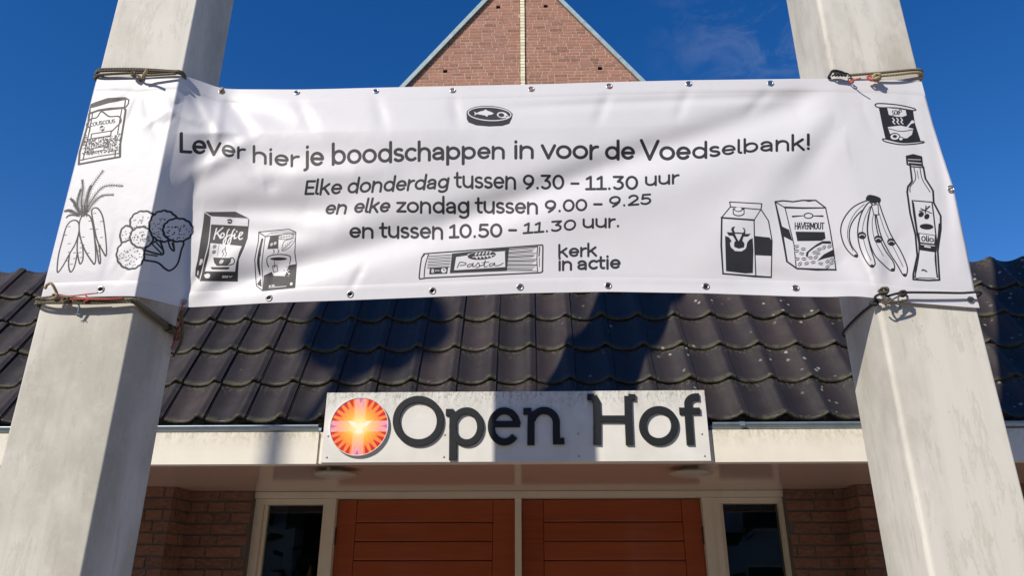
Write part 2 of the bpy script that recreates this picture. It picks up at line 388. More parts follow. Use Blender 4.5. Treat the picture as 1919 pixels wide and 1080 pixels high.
# roof and its tiles
RA = math.radians(58); KR = 1.034; RY0, RZ0 = 3.645*KR, 1.6 + .760*KR; GA = .2635*KR; TW = .205*KR
roofb = MB(); c, s_ = math.cos(RA), math.sin(RA); top = 5*GA
n_ = Vector((0, -s_, c))
def rp(x, s, h): return (x, RY0 + s*c - h*s_, RZ0 + s*s_ + h*c)
roofb.add([rp(-4.7, .02, -.03), rp(4.5, .02, -.03), rp(4.5, top+.03, -.03), rp(-4.7, top+.03, -.03)], [(0, 1, 2, 3)])
pt = rp(0, top+.03, -.03)
roofb.add([(-4.7, pt[1], pt[2]), (4.5, pt[1], pt[2]), (4.5, 9.5, pt[2]-.25), (-4.7, 9.5, pt[2]-.25)], [(0, 1, 2, 3)])
roofb.add([(-4.7, 9.5, pt[2]-.25), (4.5, 9.5, pt[2]-.25), (4.5, 9.5, 0), (-4.7, 9.5, 0)], [(0, 1, 2, 3)])
for X in (-4.7, 4.5):
    roofb.add([(X, 3.7, 2.2), (X, pt[1], pt[2]), (X, 9.5, pt[2]-.25), (X, 9.5, 0), (X, 4.6, 0), (X, 4.6, 2.2)], [(0, 1, 2, 3, 4, 5)])
roof = child(roofb.build('roof', MAT['dark']), bld)
AMP = .041
def prof(u):
    pts = [(0, .50), (.06, .46), (.14, .28), (.26, .08), (.38, 0), (.50, .05), (.62, .24), (.71, .52), (.79, .86), (.85, .99), (.90, .96), (.94, .84), (.97, .79), (1, .76)]
    xs = [p[0] for p in pts]; ys = [p[1] for p in pts]; return float(np.interp(u, xs, ys)) * AMP
def tile_mesh(eave):
    NU = 22; us = [i/NU for i in range(NU+1)]
    rows = [(-.001, -.020), (-.005, -.015), (-.0045, -.008), (-.001, -.002), (.005, .0012), (.012, .0), (.022, -.001), (.10, 0), (.20, 0), (GA+.035, 0)]
    tilt = .020; vs = []; fs = []
    for s, dh in rows:
        for u in us:
            knob = 0
            if s < .03: knob = .011*math.exp(-((u-.855)/.062)**2)*math.exp(-(max(s, 0)/.018)**2)
            h = prof(u) + dh + knob + tilt*(1 - max(s, 0)/(GA+.035)) 
            vs.append((u*(TW+.002) - .001, s, h))
    n = NU+1
    for r in range(len(rows)-1):
        for i in range(NU): fs.append((r*n+i, r*n+i+1, (r+1)*n+i+1, (r+1)*n+i))
    m = MB(); m.add(vs, fs, 0, True)
    # side skirts
    for i in (0, NU):
        a = [vs[r*n+i] for r in range(4, len(rows))]; b = [(x, y, z-.018) for x, y, z in a]
        q = a + b; k = len(a)
        m.add(q, [(r, r+1, k+r+1, k+r) if i == 0 else (k+r, k+r+1, r+1, r) for r in range(k-1)])
    # seam ridge at the left rim
    m.tube([(.006, .012, prof(.03)+tilt+.001), (.006, GA, prof(.03)+tilt*.1+.001)], .0022, 5, False)
    if eave:
        q = []
        for u in us: q.append((u*TW, -.001, prof(u)+tilt-.019))
        for u in us: q.append((u*TW, -.030, -.052))
        m.add(q, [(n+i, n+i+1, i+1, i) for i in range(NU)])
    else:
        q = [(u*TW, -.001, prof(u)+tilt-.020) for u in us] + [(u*TW, .05, prof(u)+tilt-.018) for u in us]
        m.add(q, [(n+i, n+i+1, i+1, i) for i in range(NU)])
    return m.mesh('roof_tile', [MAT['tile']])
tm, te = tile_mesh(False), tile_mesh(True)
seam_x = -.188*KR; c0 = int((-3.9 - seam_x)/TW); c1 = int((3.6 - seam_x)/TW)
for k in range(5):
    for i in range(c0, c1+1):
        o = link('roof_tile', te if k == 0 else tm, None, roof)
        o.location = rp(seam_x + i*TW, k*GA, rnd.uniform(-.0012, .0012))
        o.rotation_euler = (RA + rnd.uniform(-.006, .006), rnd.uniform(-.006, .006), rnd.uniform(-.004, .004))

# ------------------------------------------------------------------ tall gable behind
GY = 10.4; gab = empty('church_gable', (-.1, GY, 0), 'tall steep red brick gable with a cream brick strip, rising behind the pantile roof', 'building')
gab['_o'] = (-.1, GY, 0)
GX = -.108; GT = 12.236; GS = .749
def hw(z): return max(0, (GT - z)*GS) - .055
rg = random.Random(11); CH = .0652; gw = MB(); far = MB(); z = 7.0; idx = 0; ngb = 0
gwall = MB(); holes = [(-1.43, 9.826), (-.536, 11.171), (.305, 11.173), (1.204, 9.79)]
gwall.add([(GX-hw(0), GY+.12, 0), (GX+hw(0), GY+.12, 0), (GX, GY+.12, GT-.07)], [(0, 1, 2)])
gwo = child(gwall.build('wall', MAT['dark']), gab)
mort = MB(); pieces = []; HW = .038
k = int(4.0/CH)
while (k+1)*CH < GT-.12:
    za, zb = k*CH, (k+1)*CH-.012; zt = (k+1)*CH; k += 1
    hs_ = [h for h in holes if za-.008 < h[1] < zt-.008+.0]
    spans = []
    for side in (-1, 1):
        xa, xb = (GX-hw(za), GX-HW-.008) if side < 0 else (GX+HW+.008, GX+hw(za))
        cuts = [h for h in hs_ if xa < h[0] < xb]
        if cuts: hx = cuts[0][0]; spans += [(xa, hx-.036), (hx+.036, xb)]
        else: spans.append((xa, xb))
    for (xa, xb) in spans:
        mort.add([(xa, GY+.0025, za), (xb, GY+.0025, za), (min(xb, GX+hw(zt)) if xb > GX else xb, GY+.0025, zt), (max(xa, GX-hw(zt)) if xa < GX else xa, GY+.0025, zt)], [(0, 1, 2, 3)])
        for hx in [q for q in (xa, xb) if any(abs(abs(q-h[0])-.036) < 1e-4 for h in hs_)]:
            mort.add([(hx, GY+.0025, za), (hx, GY+.11, za), (hx, GY+.11, zt), (hx, GY+.0025, zt)], [(0, 1, 2, 3)])
        x = xa - (rg.uniform(0, .2) if xa < GX - .5 or xa > GX else 0)
        while x < xb:
            L = rg.choice((.222, .222, .222, .222, .112, .165)); a = max(xa, x); b = min(xb, x+L-.011); x += L
            if b - a < .022: continue
            at, bt = max(a, GX-hw(zb)), min(b, GX+hw(zb))
            if bt - at < .005: at = bt = (at+bt)/2
            pieces.append((a, b, at, bt, za, zb, rg.uniform(-.0015, .0015)))
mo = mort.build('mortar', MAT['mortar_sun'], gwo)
def gbrick(m, a, b, at, bt, za, zb, pr):
    y0, y1 = GY-.001-pr, GY+.05
    m.add([(a,y0,za),(b,y0,za),(b,y1,za),(a,y1,za),(at,y0,zb),(bt,y0,zb),(bt,y1,zb),(at,y1,zb)], [(3,2,1,0),(4,5,6,7),(0,1,5,4),(1,2,6,5),(2,3,7,6),(3,0,4,7)])
vis = sorted([p for p in pieces if 9.50 < p[4] < 11.45], key=lambda p: (p[0]-p[1]))[:298]; vs_ = set(id(p) for p in vis)
for p in pieces:
    if id(p) in vs_:
        m = MB(); cx, cz = (p[0]+p[1])/2, (p[4]+p[5])/2
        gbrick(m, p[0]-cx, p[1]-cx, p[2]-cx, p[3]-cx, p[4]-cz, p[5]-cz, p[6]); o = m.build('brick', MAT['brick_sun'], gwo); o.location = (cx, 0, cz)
    else: gbrick(far, *p)
tag(far.build('brick_courses', MAT['brick_sun'], gwo), kind='stuff')
cb = MB(); cb.box(-HW, HW, GY-.030, GY+.04, .002, CH-.010); cbm = cb.mesh('cream_brick', [MAT['cream_brick']])
for k in range(int(9.3/CH), int((GT-.25)/CH)):
    o = link('cream_brick', cbm, None, gwo); o.location = (GX + rg.uniform(-.001, .001), rg.uniform(-.002, .002), k*CH)
lowc = MB()
for k in range(int(4/CH), int(9.3/CH)): lowc.box(GX-HW, GX+HW, GY-.03, GY+.04, k*CH+.002, (k+1)*CH-.010)
tag(lowc.build('cream_courses', MAT['cream_brick'], gwo), kind='stuff')
st = MB(); st.box(GX-HW+.004, GX+HW-.004, GY+.002, GY+.05, 4, GT-.3); st.build('strip_mortar', MAT['mortar_sun'], gwo)
# zinc coping in lengths
d = Vector((GS, 0, -1)).normalized(); nn = Vector((1, 0, GS)).normalized()
for sgn in (-1, 1):
    L0 = 0.0; lens = [0.98, .98, .98, .98, .98, .98, .98, 2.0, 2.0]
    L0 = -.04 - (.10 if sgn > 0 else 0)
    for Lc in lens:
        m = MB(); a0, a1 = L0+.003, L0+Lc-.003; L0 += Lc
        def q(t, nrm, y): p = Vector((0, 0, GT)) + d*t + nn*nrm; return (GX + sgn*p.x, y, p.z)
        for (n0, n1, y0, y1) in ((-.066, .006, GY-.055, GY-.02), (-.045, .012, GY-.0195, GY+.30)):
            v = [q(a0, n0, y0), q(a1, n0, y0), q(a1, n1, y0), q(a0, n1, y0), q(a0, n0, y1), q(a1, n0, y1), q(a1, n1, y1), q(a0, n1, y1)]
            m.add(v, [(0,1,2,3),(7,6,5,4),(0,4,5,1),(1,5,6,2),(2,6,7,3),(3,7,4,0)])
        # welt at the joint
        v = [q(a1-.012, -.069, GY-.0585), q(a1+.004, -.069, GY-.0585), q(a1+.004, .009, GY-.0585), q(a1-.012, .009, GY-.0585)]; v += [(x, GY-.03, zz) for x, y, zz in v]
        m.add(v, [(0,1,2,3),(0,4,5,1),(1,5,6,2),(2,6,7,3),(3,7,4,0)])
        child(m.build('coping', MAT['zinc_coping']), gab)
rb = MB()
for sgn in (-1, 1):
    rb.add([(GX, GY+.05, GT-.05), (GX, GY+9, GT-.05), (GX+sgn*(hw(0)+.02), GY+9, -.02), (GX+sgn*(hw(0)+.02), GY+.05, -.02)], [(0, 1, 2, 3)])
child(rb.build('roof', MAT['dark']), gab)

# ------------------------------------------------------------------ two concrete pillars
def pillar(x0, x1, y0, y1, cl, cr, label):
    H = 6.9; prof = []
    def corner(cx, cy, a0, r):
        for i in range(5):
            a = a0 + math.pi/2*i/4; prof.append((cx + r*math.cos(a), cy + r*math.sin(a)))
    corner(x0+cl, y0+cl, math.pi, cl); corner(x1-cr, y0+cr, 1.5*math.pi, cr); corner(x1-.008, y1-.008, 0, .008); corner(x0+.008, y1-.008, .5*math.pi, .008)
    e = empty('concrete_pillar', ((x0+x1)/2, (y0+y1)/2, 0), label, 'pillar', 'concrete pillars in front of the hall')
    m = MB(); n = len(prof); cx, cy = (x0+x1)/2, (y0+y1)/2
    NZ = 2; vs = [(p[0]-cx, p[1]-cy, z) for z in (0, H) for p in prof]
    m.add(vs, [(i, (i+1) % n, n+(i+1) % n, n+i) for i in range(n)]); m.add([(p[0]-cx, p[1]-cy, H) for p in prof], [tuple(range(n))])
    m.build('shaft', MAT['concrete'], e)
    b = MB(); b.box(x0-.03-cx, x1+.03-cx, y0-.03-cy, y1+.03-cy, H+.002, H+.05); b.build('cap', MAT['concrete'], e)
    return e
YC = 1.97
pillar(-1.411, -1.133, YC, 2.225, .006, .006, 'tall pale concrete pillar at the left, banner wrapped round it, its inner side in shade')
pillar(.961, 1.231, YC, 2.212, .013, .006, 'tall pale concrete pillar at the right, its inner side lit by the sun, black cord tied round')
# ------------------------------------------------------------------ banner cloth shape
AC, AR, AE = -1.135/1.962, .961/1.962, .6262
def px_curve(lst):
    q = sorted(AB(x, y) for x, y in lst); return np.array([p[0] for p in q]), np.array([p[1] for p in q])
TOPC = px_curve([(183,145),(225,143),(262,147),(300,143),(343,141),(380,153),(412,165),(440,167),(557,167.5),(630,166),(705,164),(849,161),(996,158),(1142,153.5),(1291,150),(1444,148),(1520,147),(1594,147),(1660,149),(1727,153)])
BOTC = px_curve([(79,561),(190,556),(255,555),(300,565),(345,577),(420,573),(505,568),(657,563),(811,557),(975,550),(1140,547),(1323,550),(1491,556),(1560,557),(1600,555),(1650,560),(1700,567),(1760,572),(1835,578)])
def smooth_interp(x, C):
    xs, ys = C; w = 0; t = 0
    for o_ in (-.012, -.006, 0, .006, .012): t += np.interp(x+o_, xs, ys); w += 1
    return t / w
BT = lambda a: smooth_interp(a, TOPC)
BB = lambda a: smooth_interp(a, BOTC)
def smin(a, b, k):
    h = np.clip(.5 + .5*(b-a)/k, 0, 1); return b*(1-h) + a*h - k*h*(1-h)
YB = 1.962
# long folds: (x0,y0,x1,y1, half width px, depth m, taper power) pixel lines turned into wall coordinates
FOLDS = [ # grooves (depth > 0 pushes the cloth back) and ridges (< 0)
 (1585,166, 1180,300, 40, .015), (1220,286, 850,418, 40, .019), (900,402, 480,520, 42, .016), (560,495,370,560, 32,.010),
 (640,395, 380,395, 40, .017), (520,345, 495,352, 22, .004), (600,440, 380,430, 30, .010),
 (1560,260, 1000,420, 60, -.007), (900,250, 480,240, 60, -.006), (720,320, 500,330, 34, -.008),
 (560,230, 380,180, 34, .009), (470,260, 360,330, 26, -.009), (1575,180, 1330,480, 46, -.006), (1600,190,1500,330,30,.006),
 (1640,545, 1560,470, 34, .014), (1660,540,1700,440, 26, .010), (1600,560,1400,520, 30, .012), (1650,548,1640,470,22,-.012),
 (1500,545,1100,530, 16, .004), (1560,175,900,205, 14, .004),
 (267,155,300,260, 16, .007), (275,150,215,200, 16, .006), (328,190,332,200, 13, .006), (270,238,318,205, 12, -.006), (318,205,372,232, 10, -.005), (300,245,330,215,9,.004), (345,160,380,215,12,.006), (416,182,480,260,18,.006), (416,182,400,300,14,-.004), (380,200,470,330,14,-.004), (557,185,590,250,16,.003), (705,182,720,240,16,.003), (849,180,860,235,14,.003), (1142,172,1120,230,14,.003), (1291,168,1270,220,14,.003), (1444,166,1400,215,14,.003), (345,560,400,480,12,.005), (505,550,520,500,10,.003), (657,545,680,500,10,.003), (190,535,230,420,12,.004), (267,158,240,230,9,.004), (267,158,205,175,8,.003), (1594,160,1640,250,12,.003), (262,150,335,170, 14, .003),
 (190,552,260,470, 20, .008), (350,570,450,470, 26, -.008), (210,330,240,480, 26, .004), (1760,170,1800,500, 18, -.008), (1735,200,1775,420,14,.006),(1700,170,1735,330,20,.005)]
FL = []
for x0, y0, x1, y1, w, dp in FOLDS:
    a0, b0 = AB(x0, y0); a1, b1 = AB(x1, y1); FL.append((a0, b0, a1, b1, w/1560.0, dp))
def fold(A, B):
    s = 0
    for a0, b0, a1, b1, w, dp in FL:
        dx, dy = a1-a0, b1-b0; L2 = dx*dx+dy*dy; t = np.clip(((A-a0)*dx+(B-b0)*dy)/L2, 0, 1)
        q = np.hypot(A-a0-t*dx, B-b0-t*dy)
        fade = np.clip(np.minimum(t, 1-t)/.25, 0, 1)*.6+.4
        s = s + dp*fade*np.exp(-(q/w)**2)
    n = .0022*np.sin(A*17+B*11+1)*np.sin(B*19-A*7) + .0004*np.sin(A*51+B*40)*np.sin(B*47-A*13+2)
    return s + n
def depth(A, B):
    steep = YB + np.interp(B, [.38, .54, .62, .677, .72, .79], [1.5, 1.5, 1.0, .55, .8, 1.25])*(A - AC)
    far = YB + np.interp(B, [.38, .533, .62, .677, .72, .79], [.115, .080, .062, .055, .065, .095])*(AR - A)/(AR + .5)
    y = smin(steep, far, np.interp(B, [.40, .60, .68], [.008, .012, .03]))
    y = np.where(A < AC, YB, y); y = np.maximum(y, YB)
    y = np.where(A > AR, YB, y)
    att = np.where(A < AC, .35, np.where(A > AR, .45, 1.0)); att = np.where(A < AC, att, np.clip(.35+(A-AC)*14, .35, 1)*np.where(A > AR, .5, 1))
    f = fold(A, B)*att
    wq = np.clip((A-AR+.07)/.07, 0, 1); wq = wq*wq*(3-2*wq); wl = np.clip((AC+.015-A)/.015, 0, 1); wq = np.maximum(wq, wl)
    f = f*(1-wq) + (np.minimum(f, .002) - .004)*wq      # cloth cannot sink into the concrete
    tt = (B - BB(A))/(BT(A)-BB(A)); f = f*np.clip(np.minimum(tt, 1-tt)*7+.25, 0, 1)
    return y + f
# arc length along the cloth, measured at mid height
NA = 420
Ag = np.unique(np.concatenate([np.linspace(-.7168, AC, 70), np.linspace(AC, -.45, 90), np.linspace(-.45, AE, 330)]))
Bm = .58 + 0*Ag; Ym = depth(Ag, Bm); Xm = Ag*Ym
Sarc = np.concatenate([[0], np.cumsum(np.hypot(np.diff(Xm), np.diff(Ym)))])
LA = Sarc[-1]
def uofA(a): return np.interp(a, Ag, Sarc)
UPAD = .03; VB0, VB1 = .345, .815
IW, IH = 4608, 1408
def img_xy(x, y):
    a, b = AB(x, y); u = (float(uofA(a)) + UPAD)/(LA + 2*UPAD) if a <= AE else (LA + (a-AE)*1.96 + UPAD)/(LA+2*UPAD)
    if a < Ag[0]: u = (UPAD + (a-Ag[0])*1.96)/(LA+2*UPAD)
    return u*IW, (b - VB0)/(VB1-VB0)*IH

# ------------------------------------------------------------------ ink painter (draws the flat print of banner and badge)
class Paint:
    def __init__(s, w, h, ch=1, v=0.0): s.a = np.full((h, w, ch), v, np.float32); s.w = w; s.h = h
    def _bb(s, P, m):
        x0 = max(0, int(P[:, 0].min()-m)); x1 = min(s.w, int(P[:, 0].max()+m)+2); y0 = max(0, int(P[:, 1].min()-m)); y1 = min(s.h, int(P[:, 1].max()+m)+2)
        return x0, x1, y0, y1
    def stroke(s, P, w, val=1.0):
        P = np.asarray(P, float); 
        if len(P) == 1: P = np.vstack([P, P+.01])
        w = np.atleast_1d(np.asarray(w, float)); w = np.interp(np.linspace(0, 1, len(P)), np.linspace(0, 1, len(w)), w) if len(w) > 1 else w[0]*np.ones(len(P)); x0, x1, y0, y1 = s._bb(P, w.max()/2+2)
        if x1 <= x0 or y1 <= y0: return
        cov = np.zeros((y1-y0, x1-x0), np.float32)
        for i in range(len(P)-1):
            a, b = P[i], P[i+1]; m = max(w[i], w[i+1])/2+2
            X0, X1, Y0, Y1 = s._bb(np.array([a, b]), m)
            if X1 <= X0 or Y1 <= Y0: continue
            gx, gy = np.meshgrid(np.arange(X0, X1)+.5, np.arange(Y0, Y1)+.5)
            d = b-a; L2 = max(1e-9, d@d); t = np.clip(((gx-a[0])*d[0]+(gy-a[1])*d[1])/L2, 0, 1)
            q = np.hypot(gx-a[0]-t*d[0], gy-a[1]-t*d[1]); ww = w[i]+(w[i+1]-w[i])*t
            c = np.clip(ww/2+.5-q, 0, 1); sl = cov[Y0-y0:Y1-y0, X0-x0:X1-x0]; np.maximum(sl, c, out=sl)
        s._blend(cov, x0, x1, y0, y1, val)
    def _blend(s, cov, x0, x1, y0, y1, val):
        v = np.asarray(val, np.float32).reshape(1, 1, -1); r = s.a[y0:y1, x0:x1]; r += (v - r)*cov[..., None]
    def fill(s, P, val=1.0):
        P = np.asarray(P, float); x0, x1, y0, y1 = s._bb(P, 1)
        if x1 <= x0 or y1 <= y0: return
        SS = 3; xs = x0 + (np.arange((x1-x0)*SS)+.5)/SS; ys = y0 + (np.arange((y1-y0)*SS)+.5)/SS
        ins = np.zeros((len(ys), len(xs)), bool); Q = np.roll(P, -1, 0)
        for a, b in zip(P, Q):
            if a[1] == b[1]: continue
            c = (ys >= min(a[1], b[1])) & (ys < max(a[1], b[1]))
            if not c.any(): continue
            xc = a[0] + (ys[c]-a[1])*(b[0]-a[0])/(b[1]-a[1]); ins[c] ^= xs[None, :] > xc[:, None]
        cov = ins.reshape(y1-y0, SS, x1-x0, SS).mean((1, 3)).astype(np.float32); s._blend(cov, x0, x1, y0, y1, val)
def cr(pts, n=6, closed=False):
    P = [np.array(p, float) for p in pts]; m = len(P); out = []
    if m < 3 and not closed: return P
    g_ = (lambda i: P[i % m]) if closed else (lambda i: P[min(max(i, 0), m-1)])
    for i in range(m if closed else m-1):
        p0, p1, p2, p3 = g_(i-1), g_(i), g_(i+1), g_(i+2)
        for k in range(n):
            t = k/n; out.append(.5*((2*p1)+(-p0+p2)*t+(2*p0-5*p1+4*p2-p3)*t*t+(-p0+3*p1-3*p2+p3)*t**3))
    out.append(P[0] if closed else P[-1]); return out
PS = 2.55; LW = 1.22                                  # print pixels per photograph pixel
ink = Paint(IW, IH, 1, 0.0)
class Pen:
    def __init__(s, ox, oy, k, lw=1.0): s.ox, s.oy, s.k, s.lw = ox, oy, k, lw
    def m(s, pts): return np.array([img_xy(s.ox + p[0]/s.k, s.oy + p[1]/s.k) for p in pts])
    def st(s, pts, w, v=1, sm=False, closed=False):
        p = cr(pts, 5, closed) if sm else (list(pts)+[pts[0]] if closed else pts)
        ww = np.asarray(w, float)/s.k*PS*LW*s.lw
        ink.stroke(s.m(p), ww, v)
    def fi(s, pts, v=1, sm=False): ink.fill(s.m(cr(pts, 5, True) if sm else pts), v)
    def fs(s, pts, w, v=0, e=1, sm=False): s.fi(pts, v, sm); s.st(pts, w, e, sm, True)
    def ell(s, cx, cy, rx, ry, a0=0, a1=360, n=28, rot=0):
        r = math.radians(rot); o = []
        for i in range(n+1):
            t = math.radians(a0+(a1-a0)*i/n); x, y = rx*math.cos(t), ry*math.sin(t); o.append((cx+x*math.cos(r)-y*math.sin(r), cy+x*math.sin(r)+y*math.cos(r)))
        return o

# ---- monoline letters; x height 1, centre line drawn, stroke about .2
def arc(cx, cy, rx, ry, a0, a1, n=14):
    return [(cx+rx*math.cos(math.radians(a0+(a1-a0)*i/n)), cy+ry*math.sin(math.radians(a0+(a1-a0)*i/n))) for i in range(n+1)]
h_, CP, AS = .1, 1.28, 1.42
GL = {
 'o': (1.10, [arc(.55, .5, .42, .41, 0, 360, 28)]),
 'e': (1.04, [[(.14, .5), (.90, .5)], [(.90, .5)] + arc(.53, .5, .38, .41, 8, 318, 24)]),
 'c': (.92, [arc(.52, .5, .39, .41, 48, 312, 20)]),
 'a': (1.0, [arc(.46, .60, .33, .31, 155, 0, 12) + [(.79, .05)], [(.79, .55)] + arc(.44, .30, .30, .215, 95, 265, 14) + [(.60, .12), (.79, .26)]]),
 'b': (1.12, [[(.15, AS), (.15, .02)], arc(.56, .5, .40, .41, 0, 360, 28)]),
 'd': (1.14, [[(.97, AS), (.97, .02)], arc(.56, .5, .40, .41, 0, 360, 28)]),
 'p': (1.12, [[(.15, .98), (.15, -.36)], arc(.56, .5, .40, .41, 0, 360, 28)]),
 'g': (1.10, [arc(.52, .52, .38, .40, 0, 360, 26), [(.93, .98), (.93, -.02)] + arc(.55, -.02, .38, .30, 0, -140, 12)]),
 'h': (1.06, [[(.15, AS), (.15, .02)], [(.15, .5)] + arc(.53, .55, .36, .36, 170, 0, 14) + [(.89, .02)]]),
 'n': (1.06, [[(.15, .98), (.15, .02)], [(.15, .5)] + arc(.53, .55, .36, .36, 170, 0, 14) + [(.89, .02)]]),
 'u': (1.06, [[(.14, .98), (.14, .46)] + arc(.51, .45, .37, .36, 180, 350, 14), [(.90, .98), (.90, .02)]]),
 'i': (.36, [[(.18, .98), (.18, .02)], [(.18, 1.30), (.18, 1.34)]]),
 'j': (.40, [[(.24, .98), (.24, -.12)] + arc(.02, -.12, .22, .20, 0, -80, 8), [(.24, 1.30), (.24, 1.34)]]),
 'k': (.98, [[(.15, AS), (.15, .02)], [(.80, .97), (.24, .50)], [(.40, .62), (.86, .03)]]),
 'l': (.40, [[(.15, AS), (.15, .22)] + arc(.30, .22, .15, .14, 180, 275, 6)]),
 'r': (.66, [[(.15, .98), (.15, .02)], [(.15, .5)] + arc(.55, .45, .40, .45, 150, 84, 8)]),
 's': (.82, [arc(.42, .71, .27, .20, 40, 260, 12)[:-1] + arc(.42, .285, .29, .205, 85, -150, 14)]),
 't': (.66, [[(.24, 1.28), (.24, .34)] + arc(.46, .34, .22, .25, 180, 290, 8), [(.02, .90), (.56, .90)]]),
 'v': (.94, [[(.06, .98), (.47, .04), (.88, .98)]]),
 'z': (.84, [[(.08, .90), (.74, .90), (.08, .10), (.76, .10)]]),
 'f': (.62, [[(.26, 0), (.26, 1.1)] + arc(.48, 1.1, .22, .24, 180, 85, 8), [(.04, .90), (.54, .90)]]),
 'm': (1.6, [[(.15, .98), (.15, .02)], arc(.48, .6, .33, .31, 180, 0, 12) + [(.81, .02)], arc(1.14, .6, .33, .31, 180, 0, 12) + [(1.47, .02)]]),
 '!': (.40, [[(.20, CP+.1), (.20, .45)], [(.20, .10), (.20, .13)]]),
 '.': (.42, [[(.20, .10), (.20, .13)]]), '-': (.62, [[(.08, .46), (.54, .46)]]),
 'L': (.86, [[(.15, CP+.08), (.15, .1), (.80, .1)]]), 'E': (.92, [[(.82, CP-.02), (.16, CP-.02), (.16, .1), (.84, .1)], [(.16, .68), (.74, .68)]]),
 'V': (1.22, [[(.06, CP+.08), (.61, .05), (1.16, CP+.08)]]),
 '0': (1.0, [arc(.5, .66, .38, .57, 0, 360, 30)]),
 '1': (.80, [[(.14, 1.02), (.42, 1.22), (.42, .1)], [(.10, .1), (.74, .1)]]),
 '2': (.92, [arc(.44, .88, .32, .34, 160, -30, 12) + [(.12, .1), (.84, .1)]]),
 '3': (.94, [[(.12, CP-.06), (.76, CP-.06), (.42, .78)] + arc(.42, .44, .35, .35, 85, -140, 16)]),
 '5': (.94, [[(.76, CP-.06), (.24, CP-.06), (.20, .72)] + arc(.44, .44, .36, .36, 115, -145, 16)]),
 '8': (.94, [arc(.46, .93, .26, .27, 0, 360, 18), arc(.46, .37, .34, .29, 0, 360, 20)]),
 '9': (1.0, [arc(.48, .83, .36, .38, 0, 360, 24), [(.84, .83), (.80, .55), (.62, .28), (.36, .08)]]),
 'H': (1.1, [[(.14, 1.3), (.14, 0)], [(.96, 1.3), (.96, 0)], [(.14, .66), (.96, .66)]]), 'A': (1.0, [[(.05, 0), (.5, 1.3), (.95, 0)], [(.2, .42), (.8, .42)]]),
 'R': (1.0, [[(.14, 0), (.14, 1.26), (.5, 1.26)] + arc(.52, .95, .33, .31, 90, -90, 10) + [(.14, .64)], [(.5, .64), (.92, 0)]]),
 'M': (1.3, [[(.12, 0), (.14, 1.3), (.65, .35), (1.16, 1.3), (1.18, 0)]]), 'O': (1.2, [arc(.6, .65, .46, .62, 0, 360, 26)]),
 'U': (1.1, [[(.14, 1.3), (.14, .45)] + arc(.55, .45, .41, .42, 180, 360, 14) + [(.96, 1.3)]]), 'T': (1.0, [[(.02, 1.24), (.98, 1.24)], [(.5, 1.24), (.5, 0)]]),
 'C': (1.0, [arc(.58, .65, .44, .60, 50, 310, 18)]), 'S': (.9, [arc(.45, .95, .32, .30, 40, 262, 12) + arc(.45, .34, .34, .31, 88, -150, 14)]),
 'K': (1.0, [[(.14, 1.3), (.14, 0)], [(.9, 1.3), (.2, .6)], [(.36, .74), (.95, 0)]]), 'P': (.95, [[(.14, 0), (.14, 1.26), (.5, 1.26)] + arc(.52, .93, .33, .33, 90, -90, 10) + [(.14, .6)]]),
}
GL['q'] = GL['d']
def text(pen, s_, pts, w=.2, skew=0, v=1, px=None):
    """pts: (x, baseline y, x height) from left to right, in pen coordinates"""
    adv = [GL[c][0] for c in s_]; tot = sum(adv) - .16; x = -.08
    xs = [p[0] for p in pts]; ys = [p[1] for p in pts]; hs_ = [p[2] for p in pts]; X0, X1 = xs[0], xs[-1]
    for c, a in zip(s_, adv):
        for pl in GL[c][1]:
            q = []
            if len(pl) < 6:                       # subdivide straight strokes so that they follow the baseline
                pp = []
                for a_, b_ in zip(pl[:-1], pl[1:]): pp += [(a_[0]+(b_[0]-a_[0])*i/3, a_[1]+(b_[1]-a_[1])*i/3) for i in range(3)]
                pl = pp + [pl[-1]]
            hh = 1
            for gx, gy in pl:
                X = X0 + (x+gx)/tot*(X1-X0); yb = np.interp(X, xs, ys); hh = np.interp(X, xs, hs_); q.append((X + skew*gy*hh, yb - gy*hh))
            pen.st(q, w*hh*pen_w if px is None else min(px*pen.k/LW, .235*hh), v)
        x += a
pen_w = 1.06
F = Pen(0, 0, 1); C6 = Pen(330, 230, 3.046); C7 = Pen(940, 130, 2.908); C3 = Pen(760, 180, 3.0)
text(C6, 'Lever', [(25,172,82),(165,180,78),(280,192,70),(393,206,58)], px=6.8)
text(C6, 'hier', [(440,224,64),(600,246,64),(700,250,62)], px=6.8)
text(C6, 'je', [(738,244,80),(842,246,78)], px=6.8)
text(C6, 'boodschappen', [(893,240,84),(1200,226,80),(1500,212,74),(1877,203,66)], px=6.8)
text(C3, 'in', [(613,350,70),(722,348,68)], px=6.8); text(C3, 'voor', [(772,351,74),(1080,354,76)], px=6.8); text(C3, 'de', [(1125,356,74),(1287,356,72)], px=6.8)
text(C7, 'Voedselbank!', [(765,493,78),(935,495,74),(1100,484,62),(1250,464,52),(1400,448,54),(1560,442,58),(1683,438,60)], px=6.8)
text(C6, 'Elke', [(735,413,62),(942,407,60)], .19, .14, px=5.3); text(C6, 'donderdag', [(977,404,62),(1553,374,58)], .19, .16, px=5.3)
text(C3, 'tussen', [(282,517,66),(622,523,70)], px=5.3); text(C3, '9.30', [(665,525,64),(890,525,62)], px=5.3); text(C3, '-', [(935,520,60),(973,520,60)], px=5.3)
text(C7, '11.30', [(462,659,60),(742,655,56)], px=5.3); text(C7, 'uur', [(785,637,50),(965,620,48)], px=5.3)
text(C6, 'en', [(852,523,54),(970,519,54)], .19, .22, px=5.3); text(C6, 'elke', [(1015,515,56),(1215,510,56)], .19, .22, px=5.3)
text(C6, 'zondag', [(1265,512,60),(1675,521,70)], px=5.3); text(C3, 'tussen', [(400,660,66),(745,662,62)], px=5.3)
